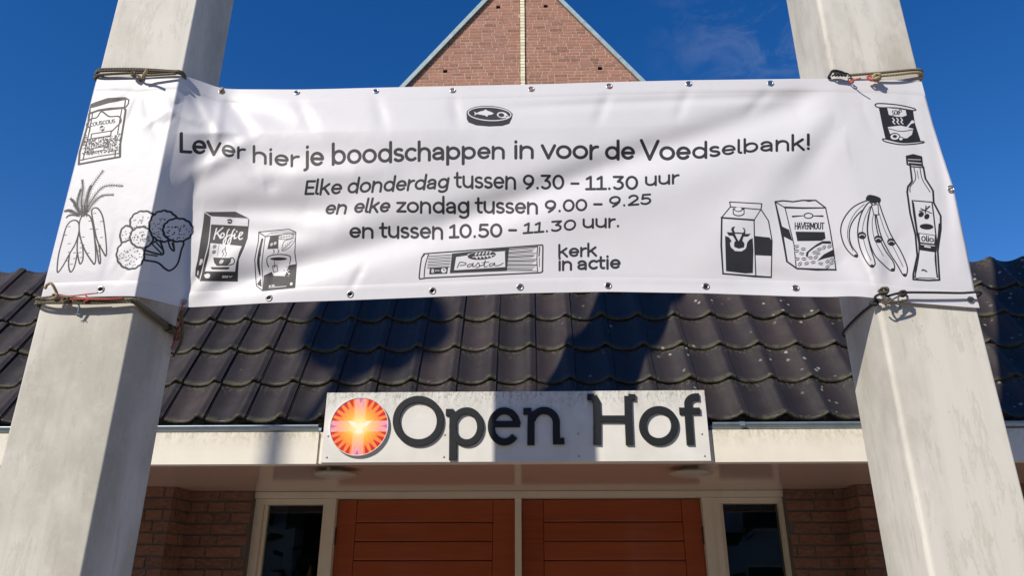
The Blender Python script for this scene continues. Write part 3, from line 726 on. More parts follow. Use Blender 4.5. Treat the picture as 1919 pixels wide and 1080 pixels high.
text(C3, '9.00', [(788,657,54),(1020,645,50)], px=5.3); text(C3, '-', [(1063,634,54),(1103,634,54)], px=5.3); text(C7, '9.25', [(588,753,46),(815,735,44)], .2, .05, px=5.3)
text(C6, 'en', [(993,657,60),(1128,658,60)], px=5.3); text(C6, 'tussen', [(1170,658,64),(1525,664,68)], px=5.3)
text(C3, '10.50', [(250,801,60),(542,794,58)], px=5.3); text(C3, '-', [(585,780,54),(622,780,54)], px=5.3); text(C7, '11.30', [(120,898,46),(403,876,44)], .2, .08, px=5.3); text(C7, 'uur.', [(445,866,48),(645,860,48)], px=5.3)
text(C3, 'kerk', [(862,906,48),(1075,900,50)], .27, px=5.6); text(C3, 'in', [(862,981,50),(937,978,50)], .27, px=5.6); text(C3, 'actie', [(970,978,52),(1208,970,52)], .25, px=5.6)

# ---- sardine tin
c = C3
c.fi(c.ell(474,104,130,52,-8,188,30) + [(350,140),(362,158),(474,172),(578,160),(592,140)][0:0], 1)
c.fi([(344,95),(346,130),(356,148),(400,165),(474,171),(545,168),(585,156),(600,125),(604,104)], 1)
c.fi(c.ell(474,100,130,46,rot=3), 1); c.st(c.ell(474,99,121,38,rot=3), 5, 0)
c.fi([(392,100),(386,85),(400,95),(420,86),(440,82),(452,74),(462,82),(482,88),(498,97),(484,104),(466,106),(460,116),(446,108),(424,104),(402,100),(388,110)], 0)
c.fi(c.ell(545,106,30,17,rot=8), 0); c.fi(c.ell(540,106,17,11,rot=8), 1); c.fi(c.ell(571,115,12,9,rot=20), 0); c.fi(c.ell(571,114,5,4), 1)
# ---- pasta
c.lw = 1.15
c.fs([(105,888),(130,886),(770,838),(774,845),(772,988),(760,994),(120,1024),(82,1030),(78,1020),(84,960),(92,910)], 6, 0)
c.st([(130,892),(112,955),(106,1018)], 5, 1, True); c.st([(92,912),(112,888),(118,886)], 5)
c.fi([(262,886),(584,852),(572,985),(250,998)], 1); c.fi([(286,906),(352,896),(352,888),(564,872),(560,876),(562,962),(274,980)], 0)
c.fi(c.ell(430,898,84,27,rot=-5), 0); c.fi(c.ell(430,897,80,24,rot=-5), 1)
for i in range(5):
    c.fi(c.ell(398+20*i, 888-i*2, 10, 4, rot=-50), 0); c.fi(c.ell(400+20*i, 908-i*2, 10, 4, rot=50), 0)
c.st([(380,906),(500,894)], 3, 0)
for i in range(9):
    y = 898+i*8.5; c.st([(132-i, y+3), (258-i*1.2, y-5)], 2.2 if i % 2 else 3.4)
for i in range(17):
    y0 = 858+i*7.6; c.st([(584-i*.6, y0+3), (740-(i % 4)*9, 848+i*8.6)], 2.2 if i % 3 else 4.4)
c.fi([(138,965),(242,960),(236,1000),(134,1004)], 1); text(c, '8', [(148,994,16),(160,994,16)], .2, 0, 0); c.st([(168,982),(176,982)],3,0); c.st([(182,982),(190,982)],3,0)
c.fi(c.ell(216,981,15,14), 0); c.st([(216,971),(216,981),(223,981)], 3)
c.st([(744,846),(740,920),(744,988)], 4, 1, True); c.st([(756,850),(752,900)], 5); c.st([(754,910),(754,960)], 3)
c.st([(292,966),(304,940),(312,935),(340,940),(336,950),(308,954)], 4, 1, True)
c.st([(372,945),(352,950),(352,962),(372,955),(382,940),(380,960),(396,955),(410,938),(418,958),(398,966)], 4, 1, True)
c.st([(416,956),(440,950),(450,925),(444,960),(462,958)], 4, 1, True); c.st([(432,938),(470,934)], 3.5)
c.st([(494,942),(474,946),(474,958),(494,952),(502,938),(504,954),(530,952),(550,940)], 4, 1, True)
# ---- coffee
c = Pen(340, 380, 6)
c.fi([(262,104),(610,100),(768,178),(760,270),(748,400),(705,520),(650,640),(640,780),(638,890),(400,885),(212,884),(196,860),(158,822),(162,740),(186,640),(218,420),(244,250)], 1)
c.st([(262,108),(338,156),(766,182)], 7, 0); c.st([(338,156),(332,250),(306,470),(268,620),(236,760),(206,880)], 9, 0, True)
c.fi([(342,160),(752,188),(750,264),(332,244)], 0)
c.fi([(515,196),(530,182),(560,182),(578,200),(570,232),(548,240),(520,230),(526,212)], 1); c.fi(c.ell(538,206,8,6),0); c.fi(c.ell(556,212,6,6),0)
c.fi([(424,462),(682,488),(650,560),(618,680),(606,776),(268,772),(300,640),(312,592),(404,596),(416,540)], 0)
c.fi([(330,454),(430,464),(404,600),(312,590)], 0); c.st([(428,466),(406,600)], 4, 1)
for (x, y) in ((376,494),(370,556)): c.fi(c.ell(x,y,26,17,rot=-40), 1); c.st([(x-16,y+12),(x+2,y-1),(x+16,y-14)], 5, 0)
text(c, 'K', [(362,410,92),(440,400,92)], .14, .25, 0); text(c, 'o', [(436,398,60),(480,396,60)], .2, .2, 0)
c.st([(540,300),(520,330),(498,440),(482,464),(474,440),(500,390),(560,360)], 13, 0, True); c.st([(600,300),(578,330),(552,440),(536,468),(524,446),(548,396),(600,362)], 13, 0, True)
c.st([(606,350),(596,400),(620,395)], 12, 0, True); c.st([(624,322),(626,326)], 13, 0); c.st([(640,385),(682,355),(690,335),(664,338),(648,385),(660,412),(688,400)], 12, 0, True)
c.st([(458,606),(478,575),(462,545),(490,520),(500,494)], 7, 1, True); c.st([(492,606),(510,575),(496,545),(500,520)], 7, 1, True)
c.fi([(360,616),(566,622),(556,668),(520,712),(400,712),(370,672)], 1); c.st(c.ell(566,658,34,38,-110,110), 10, 1); c.st([(532,708),(590,690)], 9)
c.fi(c.ell(452,664,30,17,rot=-45), 0); c.st([(434,684),(452,664),(470,644)], 5, 1)
c.fi([(332,724),(548,724),(540,744),(520,752),(350,752),(338,742)], 1)
c.fi([(260,812),(300,796),(326,812),(314,846),(276,848),(262,826)], 0, True); text(c, '500', [(460,846,18),(524,846,18)], .3, .2, 0); c.st([(540,826),(552,840),(572,826)], 6, 0)
c.fi([(214,640),(232,628),(226,700),(200,702)], 0); c.fi(c.ell(188,790,9,30,rot=8), 0); c.fi([(236,640),(246,636),(236,690),(224,660)], 0)
# ---- tea
c.lw = 1.2
c.fs([(874,330),(1210,298),(1290,330),(1278,560),(1296,700),(1290,800),(1278,956),(916,992),(846,936),(836,800),(828,640),(850,520),(868,440)], 8, 0)
c.st([(874,334),(946,382),(1286,348)], 8); c.st([(946,382),(922,560),(908,700),(918,840),(916,990)], 7, 1, True)
c.st([(946,382),(1010,340),(1120,322),(1270,330)], 4); c.st([(1010,350),(1280,338)], 4)
c.st([(912,412),(880,560),(868,680),(886,810)], [18,22,22,12], 1, True); c.st([(912,412),(896,500),(890,600)], 6)
c.fs([(896,858),(902,944),(856,918)], 5, 1)
c.fi([(1002,378),(1098,366),(1092,516),(968,524),(984,450)], 1)
for (x, y) in ((1016,470),(1056,456)): c.fi(c.ell(x,y,20,12,rot=-50), 0); c.st([(x-10,y+12),(x+10,y-12)], 4, 1)
c.fs(c.ell(1180,382,92,30,rot=-6), 6, 0); c.st([(1090,392),(1270,372)], 4); c.fs([(1136,538),(1150,450),(1190,420),(1276,402),(1270,440),(1210,510)], 6, 0, 1, True); c.st([(1136,538),(1260,416)], 4)
for i in range(5):
    x = 1115+i*30; c.st([(x, 390-i*3), (x+20, 366-i*3)], 3); c.st([(x, 390-i*3), (x+20, 404-i*3)], 3); xx, yy = 1152+i*20, 518-i*20; c.st([(xx,yy),(xx+4,yy-34)], 3); c.st([(xx,yy),(xx+30,yy-4)], 3)
c.st([(1036,530),(1048,550),(1036,570)], 7, 1, True); c.st([(1088,526),(1098,548),(1086,566)], 7, 1, True)
c.fi([(930,820),(1018,778),(1040,822),(1170,824),(1210,704),(1292,690),(1282,950),(918,986)], 1)
c.fi([(990,622),(1200,620),(1206,700),(1168,818),(1050,818),(1020,776),(998,700)], 0)
c.st([(984,724),(966,680),(966,624),(1010,594),(1100,582),(1200,592),(1230,620),(1220,690)], 8, 1, True); c.fi(c.ell(1094,632,96,18), 1)
c.st([(1048,640),(1052,710)], 5); c.fs([(1028,712),(1078,708),(1086,772),(1038,780)], 6, 0); c.st([(1052,700),(1052,728)], 8)
for i in range(26): c.fi(c.ell(1190+rnd.gauss(0,20), 780+rnd.gauss(0,26), 6, 6), rnd.choice((0, 1)))
c.fi([(984,932),(1012,930),(996,952)], 0); c.st([(1020,940),(1050,938)], 4, 0); c.st([(1020,928),(1046,926)], 4, 0); c.st([(984,956),(1180,940)], 4, 0); c.fi([(1226,900),(1252,898),(1250,928),(1224,930)], 0)
# ---- milk
c = Pen(1320, 340, 5.4)
c.fs([(258,208),(584,226),(576,284),(652,400),(688,600),(680,974),(520,968),(190,936),(170,650),(176,368),(268,256)], 10, 0)
c.st([(266,258),(576,286)], 10); c.st([(176,368),(506,392)], 16); c.st([(506,392),(572,290)], 8); c.st([(506,392),(510,600),(524,966)], 10)
c.fi([(510,552),(664,568),(684,600),(680,756),(512,748)], 1); c.st([(190,936),(678,972)], 14); c.st([(180,380),(176,650),(192,930)], 13)
c.fi(c.ell(350,322,60,32), 1); c.fi([(290,272),(410,272),(410,330),(290,330)], 1); c.fi(c.ell(350,318,50,24), 0); c.fi([(300,290),(400,290),(400,316),(300,316)], 0); c.fi(c.ell(348,284,42,26), 1); c.fi(c.ell(346,280,34,20), 0)
c.fi([(212,552),(250,564),(276,600),(274,660),(310,704),(380,708),(424,676),(434,620),(462,588),(492,574),(500,700),(494,930),(420,934),(222,910),(216,700)], 1)
c.st([(268,620),(280,668),(340,702),(410,682),(430,620)], 9, 0, True)
c.fi([(228,514),(286,516),(272,490),(284,462),(316,456),(300,486),(312,516),(330,516),(394,520),(408,500),(388,470),(408,472),(420,500),(416,532),(474,530),(444,560),(400,560),(388,600),(410,630),(404,670),(350,682),(304,664),(304,620),(320,600),(290,552),(250,550)], 1)
c.fi([(312,530),(384,534),(366,576),(350,606),(332,576)], 0)
# ---- oats
c.fs([(718,206),(800,194),(900,206),(1000,190),(1060,202),(1130,190),(1230,268),(1270,460),(1310,700),(1334,896),(1140,900),(940,884),(838,812),(770,460)], 10, 0)
c.st([(718,206),(818,266)], 10); c.st([(818,264),(1000,270),(1224,268)], [18,16,12]); c.st([(820,270),(870,480),(910,640),(932,880)], 9); c.st([(720,208),(780,460),(838,808)], [12,18,16]); c.st([(838,812),(940,884),(1334,896)], 15); c.st([(718,206),(800,196),(900,206),(1000,192),(1130,192),(1228,266)], 13)
c.fi([(780,452),(860,490),(896,606),(806,560)], 1)
c.st([(896,356),(1000,348)], [16,8]); c.st([(1100,350),(1200,352)], [8,16]); c.fs(c.ell(1056,348,44,26), 10, 0)
text(c, 'HAVERMOUT', [(920,484,50),(1212,484,50)], .17)
c.fi([(924,508),(1220,512),(1230,580),(1190,602),(944,606)], 1)
c.fi([(1030,760),(1034,720),(1080,680),(1140,636),(1200,604),(1280,604),(1288,634),(1200,630),(1120,672),(1060,720),(1048,770)], 1)
c.fi([(1140,808),(1210,740),(1306,690),(1318,760),(1220,782)], 1)
rn = random.Random(5)
for (x, y) in [(936,660),(1004,686),(936,704),(988,732),(942,786),(1010,786),(970,838),(1038,832),(1076,774),(1104,820),(1180,834),(1250,812),(1290,830),(1250,866),(1120,720),(1166,690),(1214,670),(1130,770),(1270,660),(1300,792),(1150,730)]:
    a = rn.uniform(-50, 10); c.fi(c.ell(x, y, 27, 15, rot=a), 1); c.st([(x-22*math.cos(math.radians(a)), y-22*math.sin(math.radians(a))), (x+22*math.cos(math.radians(a)), y+22*math.sin(math.radians(a)))], 6, 0); c.st([(x-14, y+8), (x+4, y-8)], 3, 0)
# ---- soup tin
c = Pen(1540, 100, 2, 1.15)
c.fi([(214,200),(342,214),(348,260),(366,322),(368,332),(300,336),(240,322),(228,270)], 1)
c.fs([(208,188),(280,192),(345,206),(343,214),(280,204),(212,202)], 4, 0, 1, True); c.fs([(236,320),(300,334),(370,330),(372,336),(300,342),(238,330)], 4, 0, 1, True)
c.fi([(246,204),(314,212),(318,232),(300,238),(278,236),(252,230)], 0); text(c, 'S', [(264,232,14),(272,231,14)], .15); text(c, 'O', [(273,231,14),(283,230,14)], .15); text(c, 'e', [(283,230,15),(290,230,15)], .16); text(c, 'P', [(290,229,14),(299,228,14)], .15)
for x in (266,281,296): c.st([(x,242),(x+6,250),(x+1,256),(x+8,264)], 3.2, 0, True)
c.fi([(248,276),(296,270),(342,282),(336,304),(318,318),(276,316),(256,300)], 0); c.st([(252,282),(296,292),(340,286)], 2.5, 1, True); c.st([(318,278),(332,262),(340,256)], [4,4,9], 0)
c.fs(c.ell(274,312,18,13), 3, 0); c.fi(c.ell(274,311,8,6), 1); c.fs(c.ell(296,320,8,7), 2.5, 0)
# ---- bananas
c.fi([(178,530),(220,542),(214,564),(168,552)], 1, True)
for P in ([(172,552),(120,576),(84,620),(72,665),(84,716),(108,750),(130,764),(134,752),(112,720),(104,680),(112,640),(140,600),(182,566)],
          [(176,560),(150,600),(136,660),(142,720),(162,770),(184,800),(198,796),(200,780),(184,730),(172,670),(176,610),(190,572)],
          [(188,572),(176,620),(174,680),(196,750),(230,790),(262,816),(274,806),(268,780),(240,740),(216,690),(204,640),(200,600)],
          [(200,566),(206,610),(222,680),(250,740),(282,790),(308,834),(320,826),(320,796),(296,740),(260,680),(232,610),(214,560)]):
    c.fs(P, 3.4, 0, 1, True)
for P in ([(160,566),(128,596),(104,640),(98,690),(118,740)], [(182,574),(162,620),(154,670),(166,730),(186,776)], [(196,600),(190,640),(200,700),(232,760)], [(216,600),(240,670),(276,740),(306,800)], [(190,560),(196,604)], [(206,560),(214,606)]): c.st(P, 1.8, 1, True)
for (x, y) in ((152,683),(213,697),(262,708)): c.fi(c.ell(x,y,16,14,rot=20), 1); c.st(c.ell(x,y+3,10,7,190,350), 2, 0)
for (x, y) in ((130,760),(190,798),(268,812),(312,832)): c.fi(c.ell(x,y,8,6,rot=30), 1)
c.fs([(188,570),(196,604),(214,606),(212,566)], 2.5, 0)
# ---- oil bottle
c.fs([(316,386),(340,380),(368,388),(370,420),(374,426),(380,470),(406,516),(410,560),(436,610),(438,660),(430,740),(440,850),(400,852),(344,848),(344,830),(358,760),(350,680),(330,600),(318,520),(320,500),(334,480),(328,420),(318,416)], 5, 0)
c.fi([(316,384),(340,380),(368,388),(370,398),(320,396)], 1); c.fi([(320,398),(368,400),(372,424),(324,418)], 1); c.st([(322,408),(366,412)], 2.2, 0); c.st([(330,424),(372,428)], 4)
c.st([(340,424),(346,470),(328,500),(328,520)], 2.4, 1, True); c.st([(362,430),(370,474),(396,520)], 2.4, 1, True); c.st([(352,440),(356,470)], 1.6)
c.fs([(336,552),(404,558),(412,610),(424,700),(420,744),(368,736),(356,680),(342,600)], 3.5, 0); c.fi([(356,672),(422,682),(420,744),(368,736)], 1); c.fi([(364,680),(416,688),(414,708),(368,704)], 0)
c.fi(c.ell(368,604,11,9,rot=-60), 1); c.fi(c.ell(388,612,11,9,rot=-70), 1); c.st([(366,582),(404,600)], 3); c.st([(384,572),(382,600)], 3); c.st([(396,574),(380,590)], 4); c.st([(362,592),(378,588)], 3)
c.fi(c.ell(388,650,24,11,rot=4), 1)
c.fi([(364,676),(418,684),(416,714),(368,708)], 0); text(c, 'O', [(372,704,14),(385,705,14)], .19); text(c, 'lio', [(388,706,15),(414,708,15)], .19); c.st([(370,716),(418,722)], 2, 0); c.st([(384,724),(402,727)], 4, 0)
c.st([(358,752),(352,836),(370,842),(424,844)], 2.2, 1, True); c.st([(424,756),(430,830)], 2.6); c.st([(376,814),(382,812),(392,818)], 4); c.st([(432,640),(430,690),(422,760),(432,840)], 4, 1, True); c.st([(340,560),(352,640),(364,740),(350,840)], 3.4, 1, True)
# ---- couscous jar
c = Pen(60, 100, 2, 1.5)
c.fs([(218,206),(222,192),(240,184),(285,169),(350,166),(364,174),(362,188),(354,200),(346,202),(290,206),(250,212),(218,224)], 4, 0)
c.fi([(220,206),(224,192),(250,180),(290,170),(350,167),(354,174),(290,186),(244,200)], 1); c.st([(352,168),(348,200)], 4)
c.fs([(216,226),(250,214),(346,204),(352,212),(345,260),(332,340),(331,388),(250,402),(176,416),(180,370),(198,310),(212,260)], 5, 0)
c.st([(228,226),(214,300),(192,400)], 3, 1, True); c.st([(338,206),(322,300),(312,386)], 3, 1, True); c.st([(184,400),(250,386),(330,374)], 3)
c.st([(214,300),(218,280),(206,268),(222,246),(244,240),(262,218),(290,236),(326,236),(334,256),(316,276),(300,292)], 3.6, 1, True)
text(c, 'COUSCOUS', [(218,276,10.5),(250,268,10.5),(312,260,10.5)], .20); c.fi(c.ell(264,281,10,11), 1); c.st([(256,281),(272,281)], 2, 0); c.st([(258,288),(270,274)], 2, 0)
c.fi([(210,322),(326,304),(318,366),(204,384)], 0)
for i in range(420):
    x = rnd.uniform(206, 322); y = rnd.uniform(312, 374) - (x-264)*.12
    a = rnd.uniform(0, 3); c.st([(x, y), (x+3.2*math.cos(a), y+3.2*math.sin(a))], 1.9)
for i in range(90): x = rnd.choice((rnd.uniform(190,206), rnd.uniform(324,333))); y = rnd.uniform(300,380); c.st([(x,y),(x+2,y+1)], 2.2)
c.fs([(224,302),(298,290),(296,308),(222,320)], 3, 0); c.fs([(230,356),(272,349),(270,362),(230,369)], 2.5, 0)
# ---- carrots
tw = 3.2
for P in ([(236,690),(245,740),(252,785),(258,780),(252,720),(244,670)], [(165,690),(145,740),(138,790),(145,820),(160,800),(172,740),(172,700)], [(176,680),(170,730),(175,770),(182,790),(192,770),(190,720)],
          [(150,628),(130,650),(115,700),(100,760),(96,820),(115,800),(140,755),(165,710),(178,660),(172,630)], [(225,590),(232,640),(245,700),(265,740),(278,760),(280,730),(275,670),(265,610),(245,580)],
          [(190,610),(178,640),(182,690),(200,740),(225,780),(236,790),(240,760),(236,700),(228,640),(215,608)]):
    c.fs(P, tw, 0, 1, True)
    cx = sum(p[0] for p in P)/len(P); ys = [p[1] for p in P]
    for k in range(5):
        y = min(ys)+(max(ys)-min(ys))*(k+.7)/6; xs_ = [p[0] for p in P if abs(p[1]-y) < 34]; 
        if xs_: xx = rnd.choice((min(xs_)+6, max(xs_)-10, cx)); c.st([(xx,y),(xx+9,y-1.5)], 1.7)
def frond(P, ln, w=3.4):
    Q = cr(P, 9); c.st(Q, w*.6)
    for i in range(2, len(Q)-1, 1):
        d = Q[i+1]-Q[i]; L = np.hypot(*d)+1e-6; d = d/L; f = ln*(1-.55*i/len(Q))*rnd.uniform(.7, 1.1)
        for s in (-1, 1): nrm = np.array([-d[1], d[0]])*s; c.st([Q[i], Q[i]+d*f*.75+nrm*f*.62], [1.5, .6])
frond([(196,610),(200,560),(225,500),(268,440)], 24, 4); frond([(200,606),(222,556),(270,500),(342,497)], 22, 4); frond([(204,604),(232,560),(264,534),(306,530)], 16)
frond([(192,608),(186,560),(192,510),(190,475)], 20, 4); frond([(186,606),(168,580),(160,560),(146,545)], 17, 4); frond([(182,608),(156,596),(140,590),(124,592)], 14); frond([(180,612),(160,606),(140,608),(130,616)], 9)
frond([(198,606),(208,560),(214,520),(222,496)], 18); frond([(180,606),(172,560),(178,530),(184,510)], 14)
for x in (186, 196, 206): c.st([(x, 612), (x+4, 570)], 2.6)
# ---- broccoli
def floret(cx, cy, rx, ry, n=13, rot=0, dots=26, dark=False):
    P = []
    for i in range(n*4):
        a = 2*math.pi*i/(n*4); k = 1 + .06*abs(math.sin(a*n/2)) ; r_ = math.radians(rot); x, y = rx*k*math.cos(a), ry*k*math.sin(a); P.append((cx+x*math.cos(r_)-y*math.sin(r_), cy+x*math.sin(r_)+y*math.cos(r_)))
    c.fs(P, 4.4, 0)
    for i in range(dots):
        a = rnd.uniform(0, 6.3); q = math.sqrt(rnd.uniform(0, .75)); x, y = cx+rx*q*math.cos(a), cy+ry*(q*math.sin(a)*.8+.15); c.st([(x, y), (x+1.5, y)], 2.3)
c.fs([(412,772),(470,784),(500,808),(520,814),(546,790),(560,740),(566,704),(500,690),(440,720),(414,748)], 4, 0, 1, True)
c.st([(480,700),(494,750),(470,752),(424,738)], 4, 1, True); c.st([(452,716),(486,750)], 3); c.st([(464,706),(492,738)], 3); c.st([(512,706),(520,730),(534,740),(530,706)], 3.5, 1, True); c.st([(526,712),(534,738)], 3); c.st([(420,752),(470,760)], 3)
floret(358, 684, 26, 36, 9, 0, 12); floret(370, 755, 50, 52, 13, 0, 40); floret(420, 635, 50, 42, 12, 0, 30); floret(412, 690, 42, 38, 11, 0, 34); floret(496, 648, 54, 56, 14, 0, 62); floret(548, 662, 54, 42, 13, 0, 44)

# ---- seam line of the hem, printed mm grey crease along top and bottom; eyelet holes in alpha
GT_ = [(267,150),(416,172),(557,174),(705,171.5),(849,170),(996,167.5),(1142,162),(1291,157.5),(1444,156.5),(1594,151)]
GB_ = [(190,543),(345,567),(505,559),(657,552),(811,545.5),(975,538.5),(1140,536),(1323,537.5),(1491,541),(1655,551),(1819,563)]
GS_ = [(1782,354)]
alpha = np.ones((IH, IW), np.float32)
for (x, y) in GT_ + GB_ + GS_:
    cx, cy = img_xy(x, y); r = 4.6*PS; X0, X1, Y0, Y1 = int(max(0, cx-r-2)), int(min(IW, cx+r+2)), int(max(0, cy-r-2)), int(min(IH, cy+r+2))
    gx, gy = np.meshgrid(np.arange(X0, X1)+.5, np.arange(Y0, Y1)+.5); alpha[Y0:Y1, X0:X1] *= 1-np.clip(r-np.hypot(gx-cx, gy-cy)+.5, 0, 1)
img = bpy.data.images.new('banner_print', IW, IH, alpha=True, float_buffer=False); img.colorspace_settings.name = 'Non-Color'
buf = np.empty((IH, IW, 4), np.float32); buf[..., 0] = buf[..., 1] = buf[..., 2] = ink.a[..., 0]; buf[..., 3] = 1
buf[..., 1] = alpha; img.pixels.foreach_set(buf.ravel()); img.pack(); del buf

def m_banner():
    m = M('white_vinyl_banner'); t = m.n('TexImage'); t.image = img; t.extension = 'EXTEND'; uv = m.n('TexCoord').outputs['UV']; m.L(uv, t.inputs[0])
    sp = m.n('SeparateColor'); m.L(t.outputs[0], sp.inputs[0]); co = m.co()
    wht = m.mix(m.ramp(m.noise(co, 6, 4), [(.3, 0), (.8, .6)]), (.66, .65, .665), (.625, .615, .635))
    m.col(m.mix(sp.outputs[0], wht, (.018, .018, .020))); m.L(m.math('ADD', m.math('MULTIPLY', sp.outputs[0], .13), .46), m.p.inputs['Roughness']); m.p.inputs['Specular IOR Level'].default_value = .4
    tr = m.n('BsdfTransparent'); mx = m.n('MixShader'); m.L(sp.outputs[1], mx.inputs[0]); m.L(tr.outputs[0], mx.inputs[1]); m.L(m.p.outputs[0], mx.inputs[2])
    m.L(mx.outputs[0], m.t.nodes['Material Output'].inputs[0])
    m.bump(m.math('ADD', m.noise(co, 26, 3), m.math('MULTIPLY', m.noise(co, 900, 2), .05)), .10, .006); return m.mat
# ---- cloth mesh
NV = 120
def cloth_point(a, t):
    bt, bb = BT(a), BB(a); b = bb + (bt-bb)*t
    ae = a
    if a > AR + .06:
        k = (a-AR-.06)/(AE-AR-.06); edge = np.interp(b, [.36, .393, .46, .561, .62, .67, .752], [.6285, .6275, .631, .634, .630, .6275, .6262]); ae = a + k*(edge-AE)
    return ae, b
vs = []; uvs = []
cols = []
for back in (.16, .12, .08, .04, .015): cols.append(('wrap', back))
for a in Ag: cols.append(('a', float(a)))
for kind, q in cols:
    for j in range(NV+1):
        t = j/NV
        if kind == 'wrap':
            a = float(Ag[0]); b = float(BB(a)+(BT(a)-BB(a))*t); X = -1.418-.001; vs.append((X, YB+q, b*(YB)+CZ - (.02*q))); uvs.append((max(0, UPAD-q)/(LA+2*UPAD), (b-VB0)/(VB1-VB0)))
        else:
            a, b = cloth_point(q, t); y = float(depth(np.array(q), np.array(b)))
            rim = math.exp(-min(t, 1-t)*NV/2.0)*.0
            vs.append((a*y, y, b*y+CZ)); uvs.append(((float(uofA(q))+UPAD)/(LA+2*UPAD), (b-VB0)/(VB1-VB0)))
n = NV+1; fs = []
for i in range(len(cols)-1):
    for j in range(NV): fs.append((i*n+j, (i+1)*n+j, (i+1)*n+j+1, i*n+j+1))
bme = bpy.data.meshes.new('banner'); bme.from_pydata(vs, [], fs); uvl = bme.uv_layers.new(name='UVMap')
li = np.empty(len(bme.loops), np.int32); bme.loops.foreach_get('vertex_index', li); uvl.data.foreach_set('uv', np.array(uvs, np.float32)[li].ravel())
bme.polygons.foreach_set('use_smooth', [True]*len(fs)); bme.update()
banner = link('banner', bme, m_banner()); tag(banner, 'long creased white banner with grocery drawings and Dutch text, tied between the two concrete pillars', 'banner')
sol = banner.modifiers.new('thickness', 'SOLIDIFY'); sol.thickness = .0014; sol.offset = -1
# ---- welded hem: thin second layer along top and bottom edge
def hem(t0, t1, name):
    v = []; f = []; u_ = []; N = 5
    aa = [a for a in Ag if a > Ag[0]]
    for a in aa:
        for j in range(N+1):
            t = t0+(t1-t0)*j/N; ae, b = cloth_point(a, t); y = float(depth(np.array(a), np.array(b))) - (.0013 if (j < N if t0 < .5 else j > 0) else -.0008); v.append((ae*y, y, b*y+CZ)); u_.append(((float(uofA(a))+UPAD)/(LA+2*UPAD), (b-VB0)/(VB1-VB0)))
    for i in range(len(aa)-1):
        for j in range(N): f.append((i*(N+1)+j, (i+1)*(N+1)+j, (i+1)*(N+1)+j+1, i*(N+1)+j+1))
    me = bpy.data.meshes.new(name); me.from_pydata(v, [], f); l = me.uv_layers.new(name='UVMap'); q = np.empty(len(me.loops), np.int32); me.loops.foreach_get('vertex_index', q)
    l.data.foreach_set('uv', np.array(u_, np.float32)[q].ravel()); me.polygons.foreach_set('use_smooth', [True]*len(f)); me.materials.append(bme.materials[0]); return link(name, me, None, banner)
hem(.925, .9995, 'hem'); hem(.0005, .068, 'hem')
# ---- eyelets
def cloth_at(x, y):
    a, b = AB(x, y); yy = float(depth(np.array(a), np.array(b))); e = .004
    def P(a_, b_): q = float(depth(np.array(a_), np.array(b_))); return Vector((a_*q, q, b_*q+CZ))
    p = P(a, b); nx = (P(a+e, b)-P(a-e, b)).cross(P(a, b+e)-P(a, b-e)).normalized()
    if nx.y > 0: nx = -nx
    return p, nx
em = MB(); R_, rr_ = .0084, .0025; vs2 = []; f2 = []
for i in range(20):
    for k in range(8):
        A_, B_ = 2*math.pi*i/20, 2*math.pi*k/8; vs2.append(((R_+rr_*math.cos(B_))*math.cos(A_), (R_+rr_*math.cos(B_))*math.sin(A_), rr_*.75*math.sin(B_)))
for i in range(20):
    for k in range(8): f2.append((i*8+k, ((i+1) % 20)*8+k, ((i+1) % 20)*8+(k+1) % 8, i*8+(k+1) % 8))
em.add(vs2, f2, 0, True); eme = em.mesh('eyelet', [MAT['grommet']])
for (x, y) in GT_ + GB_ + GS_:
    p, nx = cloth_at(x, y); o = link('eyelet', eme, None, banner); o.location = p + nx*.002; o.rotation_euler = nx.to_track_quat('Z', 'Y').to_euler()
# ------------------------------------------------------------------ name sign above the entrance
SY = 3.60
sgn = empty('name_sign', (-.09, SY, 2.17), 'pale panel with raised dark letters Open Hof and a round sunburst badge, above the doors', 'sign')
sgn['_o'] = (-.09, SY, 2.17)
def sp(x, y, Y=SY): X, Z = atY(x, y, Y); return X, Z
child(bevelbox('panel', MAT['sign'], None, -1.017, .841, SY, SY+.030, 2.162, 2.505, .0015, 1), sgn)
bk = MB(); bk.box(-.9, .75, SY+.031, YFB-.013, 2.20, 2.30); child(bk.build('bracket', MAT['dark'], None), sgn)
LC = lambda x, y: sp(590 + x/2.525, 720 + y/2.525, SY)
def ribbon(mb, pts, w, y0, y1, closed=False, cap=True):
    P = [Vector((p[0], p[1])) for p in pts]; n = len(P); Lf = []; Rt = []
    for i in range(n):
        if closed: a, b = P[i-1], P[(i+1) % n]
        else: a, b = P[max(0, i-1)], P[min(n-1, i+1)]
        if not closed and 0 < i < n-1:
            d1 = (P[i]-P[i-1]).normalized(); d2 = (P[i+1]-P[i]).normalized(); d = (d1+d2).normalized(); k = 1/max(.5, d.dot(d1))
        else: d = (b-a).normalized(); k = 1
        q = Vector((-d.y, d.x))*(w/2*k); Lf.append(P[i]+q); Rt.append(P[i]-q)
    bev = .0018; vs = []
    for l, r in zip(Lf, Rt):
        e = (l-r).normalized()*bev
        vs += [(l.x, y1, l.y), (l.x, y0+bev, l.y), ((l-e).x, y0, (l-e).y), ((r+e).x, y0, (r+e).y), (r.x, y0+bev, r.y), (r.x, y1, r.y)]
    fs = []; m = n if closed else n-1
    for i in range(m):
        j = (i+1) % n
        for k in range(5): fs.append((i*6+k, i*6+k+1, j*6+k+1, j*6+k))
    if not closed: fs.append((0, 1, 2, 3, 4, 5)); fs.append(tuple((n-1)*6+k for k in (5, 4, 3, 2, 1, 0)))
    mb.add(vs, fs, 0, False)
def earc(cx, cy, rx, ry, a0, a1, n=20): return [(cx+rx*math.cos(math.radians(a0+(a1-a0)*i/n)), cy-ry*math.sin(math.radians(a0+(a1-a0)*i/n))) for i in range(n+1)]
